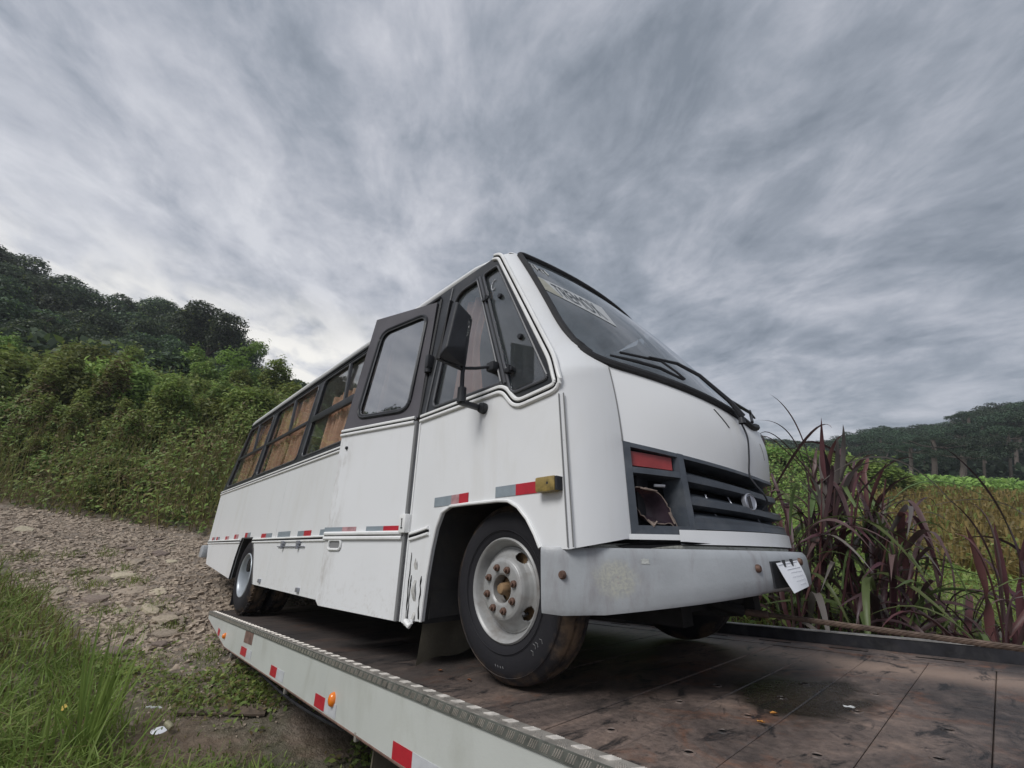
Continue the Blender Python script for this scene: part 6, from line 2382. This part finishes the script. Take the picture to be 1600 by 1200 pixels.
# dry crop in the field
n = 30000
y = 12.5 + 25 * g.random(n) ** 1.3
x = g.uniform(-1, 1, n) * (3 + y * .42) - 1.2
x = np.where(x < -.16 * y, np.abs(x) * .6, x)
h = (.22 + .5 * g.random(n)) * 1.0
w = .010 + .014 * g.random(n) + y * .0006
z = ground_z(x, y) - .02
a = g.uniform(0, 6.28, n)
b0 = np.column_stack([x, y, z]); ww = np.stack([np.cos(a) * w, np.sin(a) * w, 0 * w], 1)
ld = g.normal(size=(n, 2)) * .5
mid = b0 + np.column_stack([ld * h[:, None] * .3, h * .75]); top = b0 + np.column_stack([ld * h[:, None] * 1.3, h * .7])
V = np.concatenate([np.stack([b0 - ww, b0 + ww, mid + ww, mid - ww], 1), np.stack([mid - ww, mid + ww, top + ww * .2, top - ww * .2], 1)])
mi = g.choice(3, n, p=[.66, .18, .16]); mi = np.concatenate([mi, mi])
tag(add_obj('field_crop', quad_mesh('field_crop', V, ['crop_straw', 'leaf_olive', 'leaf_brown'], mi)), 'dry yellow crop standing in the field on the right', 'crop', kind='stuff')
# green verge at the top of the field
n = 9000
y = 36 + 5 * g.random(n); x = g.uniform(-14, 16, n)
z = ground_z(x, y) + .9 * g.random(n)
V = leaf_quads(g, np.column_stack([x, y, z]), unit(g.normal(size=(n, 3)) * .6 + np.array([0, -.3, .8])), .28, .5)
tag(add_obj('verge_growth', quad_mesh('verge_growth', V, ['leaf_bright', 'leaf_green'], g.choice(2, n, p=[.7, .3]))), 'bright green growth along the top of the field', 'weeds', kind='stuff')


def bush_at(az, dist, el, me, w, label):
    x, y = polar(az, dist)
    h = dist * math.tan(R(el)) - float(ground_z(x, y))
    shrub(me, x, y, w, label, sz=max(.35, h / (w * 1.12)))


bush_at(98.6, 31, 5.3, BRIGHT, 2.9, 'large bright green bush at the field edge behind the purple reeds')
bush_at(95.6, 33, 4.2, BRIGHT, 2.3, 'lower bright bush beside the large bush at the field edge')
bush_at(105.2, 29, 4.2, BRIGHT, 2.6, 'bright green bush seen between the bus nose and the reeds')
bush_at(101.9, 34, 4.7, SH[1], 2.8, 'olive green bush behind the tallest purple reed leaves')
bush_at(108.4, 27, 3.8, BRIGHT, 2.0, 'bright green bush mostly hidden behind the bus nose')


# ---- araucaria wood on the right


def araucaria_mesh(seed):
    gg = np.random.default_rng(seed)
    lobes = []
    for tier, (zz, rr_, nb) in enumerate(((.0, .98, 9), (.16, .80, 8), (.30, .50, 6), (.38, .15, 2))):
        for k in range(nb):
            a = 6.28 * k / nb + gg.uniform(-.25, .25) + tier
            q = rr_ * gg.uniform(.82, 1.08)
            lobes.append((q * math.cos(a), q * math.sin(a), zz + .12 * q + gg.uniform(-.05, .05), gg.uniform(.19, .29)))
    V, k = lobed_cloud(gg, lobes, 5200, .066, up=.5, shell=.55, aspect=.42, squash=.62)
    return quad_mesh('crown', V, ('pine_dark', 'leaf_dark'), (gg.random(len(V)) < .3).astype(int))


AC = [araucaria_mesh(80 + i) for i in range(4)]
pt = []
for i in range(2):
    mbb = MB()
    rr = random.Random(i)
    mbb.tube([(rr.uniform(-.006, .006), rr.uniform(-.006, .006), t) for t in np.linspace(0, 1, 7)], [.026 - .010 * t for t in np.linspace(0, 1, 7)], 8)
    for k in range(8):
        a = 6.28 * k / 8
        mbb.tube([(0, 0, .86), (.10 * math.cos(a), .10 * math.sin(a), .865), (.21 * math.cos(a), .21 * math.sin(a), .93)], [.007, .006, .003], 5)
    o = mbb.build('trunk', 'pine_bark', None, org=(0, 0, 0))
    pt.append(o.data); bpy.data.objects.remove(o)


def araucaria(az, dist, el, r, label, group=None, girth=1.0, flat=1.0):
    x, y = polar(az, dist)
    z0 = float(ground_z(x, y)) - .2
    top = dist * math.tan(R(el))
    h = top - z0
    e = empty('araucaria_tree', label, 'tree', group=group)
    e.location = (x, y, z0)
    e.rotation_euler = (0, 0, rnd.uniform(0, 6.28))
    add_obj('trunk', rnd.choice(pt), e, scale=(h * .85 * girth, h * .85 * girth, h * .96))
    add_obj('crown', rnd.choice(AC), e, loc=(0, 0, h - .55 * r * flat), scale=(r, r, r * flat))


RSKY = [(84, 11.0), (87.3, 10.8), (88.7, 10.4), (91.2, 9.1), (93.8, 8.2), (96.6, 8.2), (100.8, 6.6), (104.3, 5.9), (107, 6.3), (113, 6.5)]
LA = 'umbrella crowned dark araucaria pine in the wood on the right'
GA = 'araucaria pines on the right'
for (dist, n, drop) in ((124, 22, 2.4), (118, 26, 0), (110, 22, 3.6), (100, 22, .5), (92, 16, 4.4), (84, 18, 1.0), (70, 13, 2.0)):
    for i in range(n):
        az = 84.5 + 27 * (i + rnd.uniform(.1, .9)) / n
        el = float(np.interp(az, [a for a, _ in RSKY], [b for _, b in RSKY])) - drop + rnd.uniform(-.55, .25)
        if dist == 70 and az > 99:
            continue
        w_ = rnd.uniform(2.6, 3.8)
        kind_ = 'broad umbrella crowned' if w_ > 3.35 else 'small crowned' if w_ < 2.95 else 'flat crowned'
        row_ = {124: 'deep in the far wood', 110: 'low behind the second row', 92: 'low in the mid wood', 118: 'on the skyline of the far wood', 100: 'in the second row', 84: 'in the mid wood', 70: 'at the field side of the wood'}[dist]
        col_ = 'behind the purple reeds' if az > 101 else 'above the large bright bush' if az > 96.5 else 'above the field' if az > 90 else 'above the red stemmed reeds'
        araucaria(az, dist + rnd.uniform(-5, 5), el, w_ * dist / 85, f'{kind_} araucaria {row_} {col_}', GA)
araucaria(94.6, 62, 6.4, 1.9, 'araucaria with a bare pale trunk standing nearest the field, left of two', None, 2.1, .7)
araucaria(93.0, 62, 7.2, 1.9, 'araucaria with the longest straight bare trunk at the wood edge', None, 2.3, .7)
araucaria(91.15, 60, 6.2, 2.3, 'araucaria with a thick trunk low crown right of the bare trunks', None, 2.6, .75)
araucaria(90.6, 96, 9.7, 2.6, 'tall araucaria standing clear above the wood on the right skyline')
# undergrowth in the wood so the far land does not show between trunks
n = 26000
az = g.uniform(R(82), R(114), n); dist = g.uniform(66, 126, n)
x, y = dist * np.cos(az), dist * np.sin(az)
z = ground_z(x, y) + np.where(dist > 98, 7.5, 3.4) * g.random(n)
V = leaf_quads(g, np.column_stack([x, y, z]), unit(g.normal(size=(n, 3)) * .6 + np.array([0, -.3, .6])), .9, .6)
tag(add_obj('wood_undergrowth', quad_mesh('wood_undergrowth', V, ['leaf_dark', 'pine_dark'], g.choice(2, n))), 'dark undergrowth between the pine trunks', 'undergrowth', kind='stuff')
n = 12000
az = g.uniform(R(160), R(200), n); dist = g.uniform(30, 64, n)
x, y = dist * np.cos(az), dist * np.sin(az)
z = ground_z(x, y) + 2.6 * g.random(n)
V = leaf_quads(g, np.column_stack([x, y, z]), unit(g.normal(size=(n, 3)) * .6 + np.array([.3, 0, .6])), .55, .6)
tag(add_obj('forest_undergrowth', quad_mesh('forest_undergrowth', V, ['leaf_dark', 'leaf_green'], g.choice(2, n, p=[.8, .2]))), 'dark undergrowth below the hill forest', 'undergrowth', kind='stuff')

# ---- things lying on the bare earth
mat('old_rubber', (0.115, 0.085, 0.062), 0.85, var=0.35, vscale=9, bump=0.4, bscale=30)
mat('can_metal', (0.36, 0.33, 0.22), 0.6, metal=0.2, var=0.3, vscale=30)
sx0, sy0 = -4.0, .98
sz0 = float(ground_z(sx0, sy0))
cl = [(-4.16, .70), (-4.08, .86), (-3.98, 1.02), (-3.88, 1.14), (-3.82, 1.24)]
lp = []
wv = [.020, .026, .038, .050, .034]
mb = MB()
rows_t, rows_b = [], []
for (p, w_, lift) in zip(cl, wv, (.02, .012, .02, .034, .02)):
    z = float(ground_z(*p)) + .02 + lift
    rows_t.append([(p[0] - w_ * 1.2, p[1] + w_ * .5, z - .006), (p[0], p[1], z), (p[0] + w_ * 1.2, p[1] - w_ * .5, z - .008)])
    rows_b.append([(q[0], q[1], q[2] - .014) for q in rows_t[-1]])
mb.grid(rows_t).grid(rows_b)
edge_ = [r_[0] for r_ in rows_t] + rows_t[-1][1:] + [r_[2] for r_ in rows_t[::-1]][1:] + [rows_t[0][1]]
mb.grid([edge_ + [edge_[0]], [(q[0], q[1], q[2] - .014) for q in edge_ + [edge_[0]]]])
sh = mb.build('rubber_strip', 'old_rubber', None, org=(sx0, sy0, sz0), smooth=.8)
sh.location = (sx0, sy0, sz0)
tag(sh, 'flat brown strip of old rubber lying on the earth beside the truck', 'rubber strip')
mb = MB().lathe([(0, -.055), (.030, -.055), (.033, -.05), (.033, .05), (.030, .055), (0, .055)], (0, 0, 0), 0, 14)
can = mb.build('tin_can', 'can_metal', None, org=(0, 0, 0))
can.location = (-3.93, .64, float(ground_z(-3.93, .64)) + .05); can.rotation_euler = (.3, .25, .5); can.scale = (.6, .6, .6)
tag(can, 'dull crushed tin can lying in the grass by the rubber strip', 'can')
mb = MB()
for k in range(7):
    mb.box((-.012, -.007, 0), (.012, .007, .010), M=Matrix.Translation((-.07 + .022 * k, .006 * math.sin(k * 1.7), .004 * (k % 2))) @ Matrix.Rotation(.5 * math.sin(k * 2.1), 4, 'Z'))
wr_ = mb.build('foil_wrapper', 'scrap_white', None, org=(0, 0, 0), smooth=None)
wr_.location = (-4.24, .57, float(ground_z(-4.24, .57)) + .05); wr_.rotation_euler = (0, 0, R(60)); wr_.scale = (.7, .7, .7)
tag(wr_, 'crumpled white foil wrapper in the grass near the tin can', 'wrapper')
o = litter((-4.35, .06, 0), .035, 'leaf_yellow', 'fallen_leaf', 'single yellow leaf lying on the near left grass', 'leaf', None, 9)
o.matrix_world = Matrix.Translation((-4.35, .06, float(ground_z(-4.35, .06)) + .13))

# trees beside the track, out of frame but mirrored in the door glass
for k, (az, dd, el, r_) in enumerate(((-128.6, 20, 23.6, 2.3), (-130.6, 22, 22.4, 2.0), (-132.6, 21, 20.3, 2.0), (-134.6, 22, 19.0, 2.0), (-126.0, 21, 21.5, 2.4), (-137.0, 23, 18.0, 2.4))):
    x, y = polar(az, dd)
    tree(x, y, dd * math.tan(R(el)), r_, ['tallest dark tree mirrored in the door glass', 'dark tree mirrored in the door glass beside the tallest', 'dark tree mirrored low in the middle of the door glass', 'lowest dark tree mirrored at the outer side of the door glass', 'tree beside the track, out of frame past the hinge', 'tree beside the track, out of frame behind'][k], 'trees mirrored in the door glass')

# ------------------------------------------------------------------ damp air between here and the hills
hz = bpy.data.materials.new('damp_air')
hz.use_nodes = True
_t = NT(hz.node_tree)
_v = _t.n('ShaderNodeVolumePrincipled', Density=0.0009, Anisotropy=0.2)
_v.inputs['Color'].default_value = (0.90, 0.94, 1.0, 1)
_t.t.links.new(_v.outputs[0], _t.n('ShaderNodeOutputMaterial').inputs['Volume'])
MATS['damp_air'] = hz
_o = MB().box((-160, -120, -8), (160, 240, 42)).build('haze', 'damp_air', None, smooth=None)
tag(_o, kind='stuff')
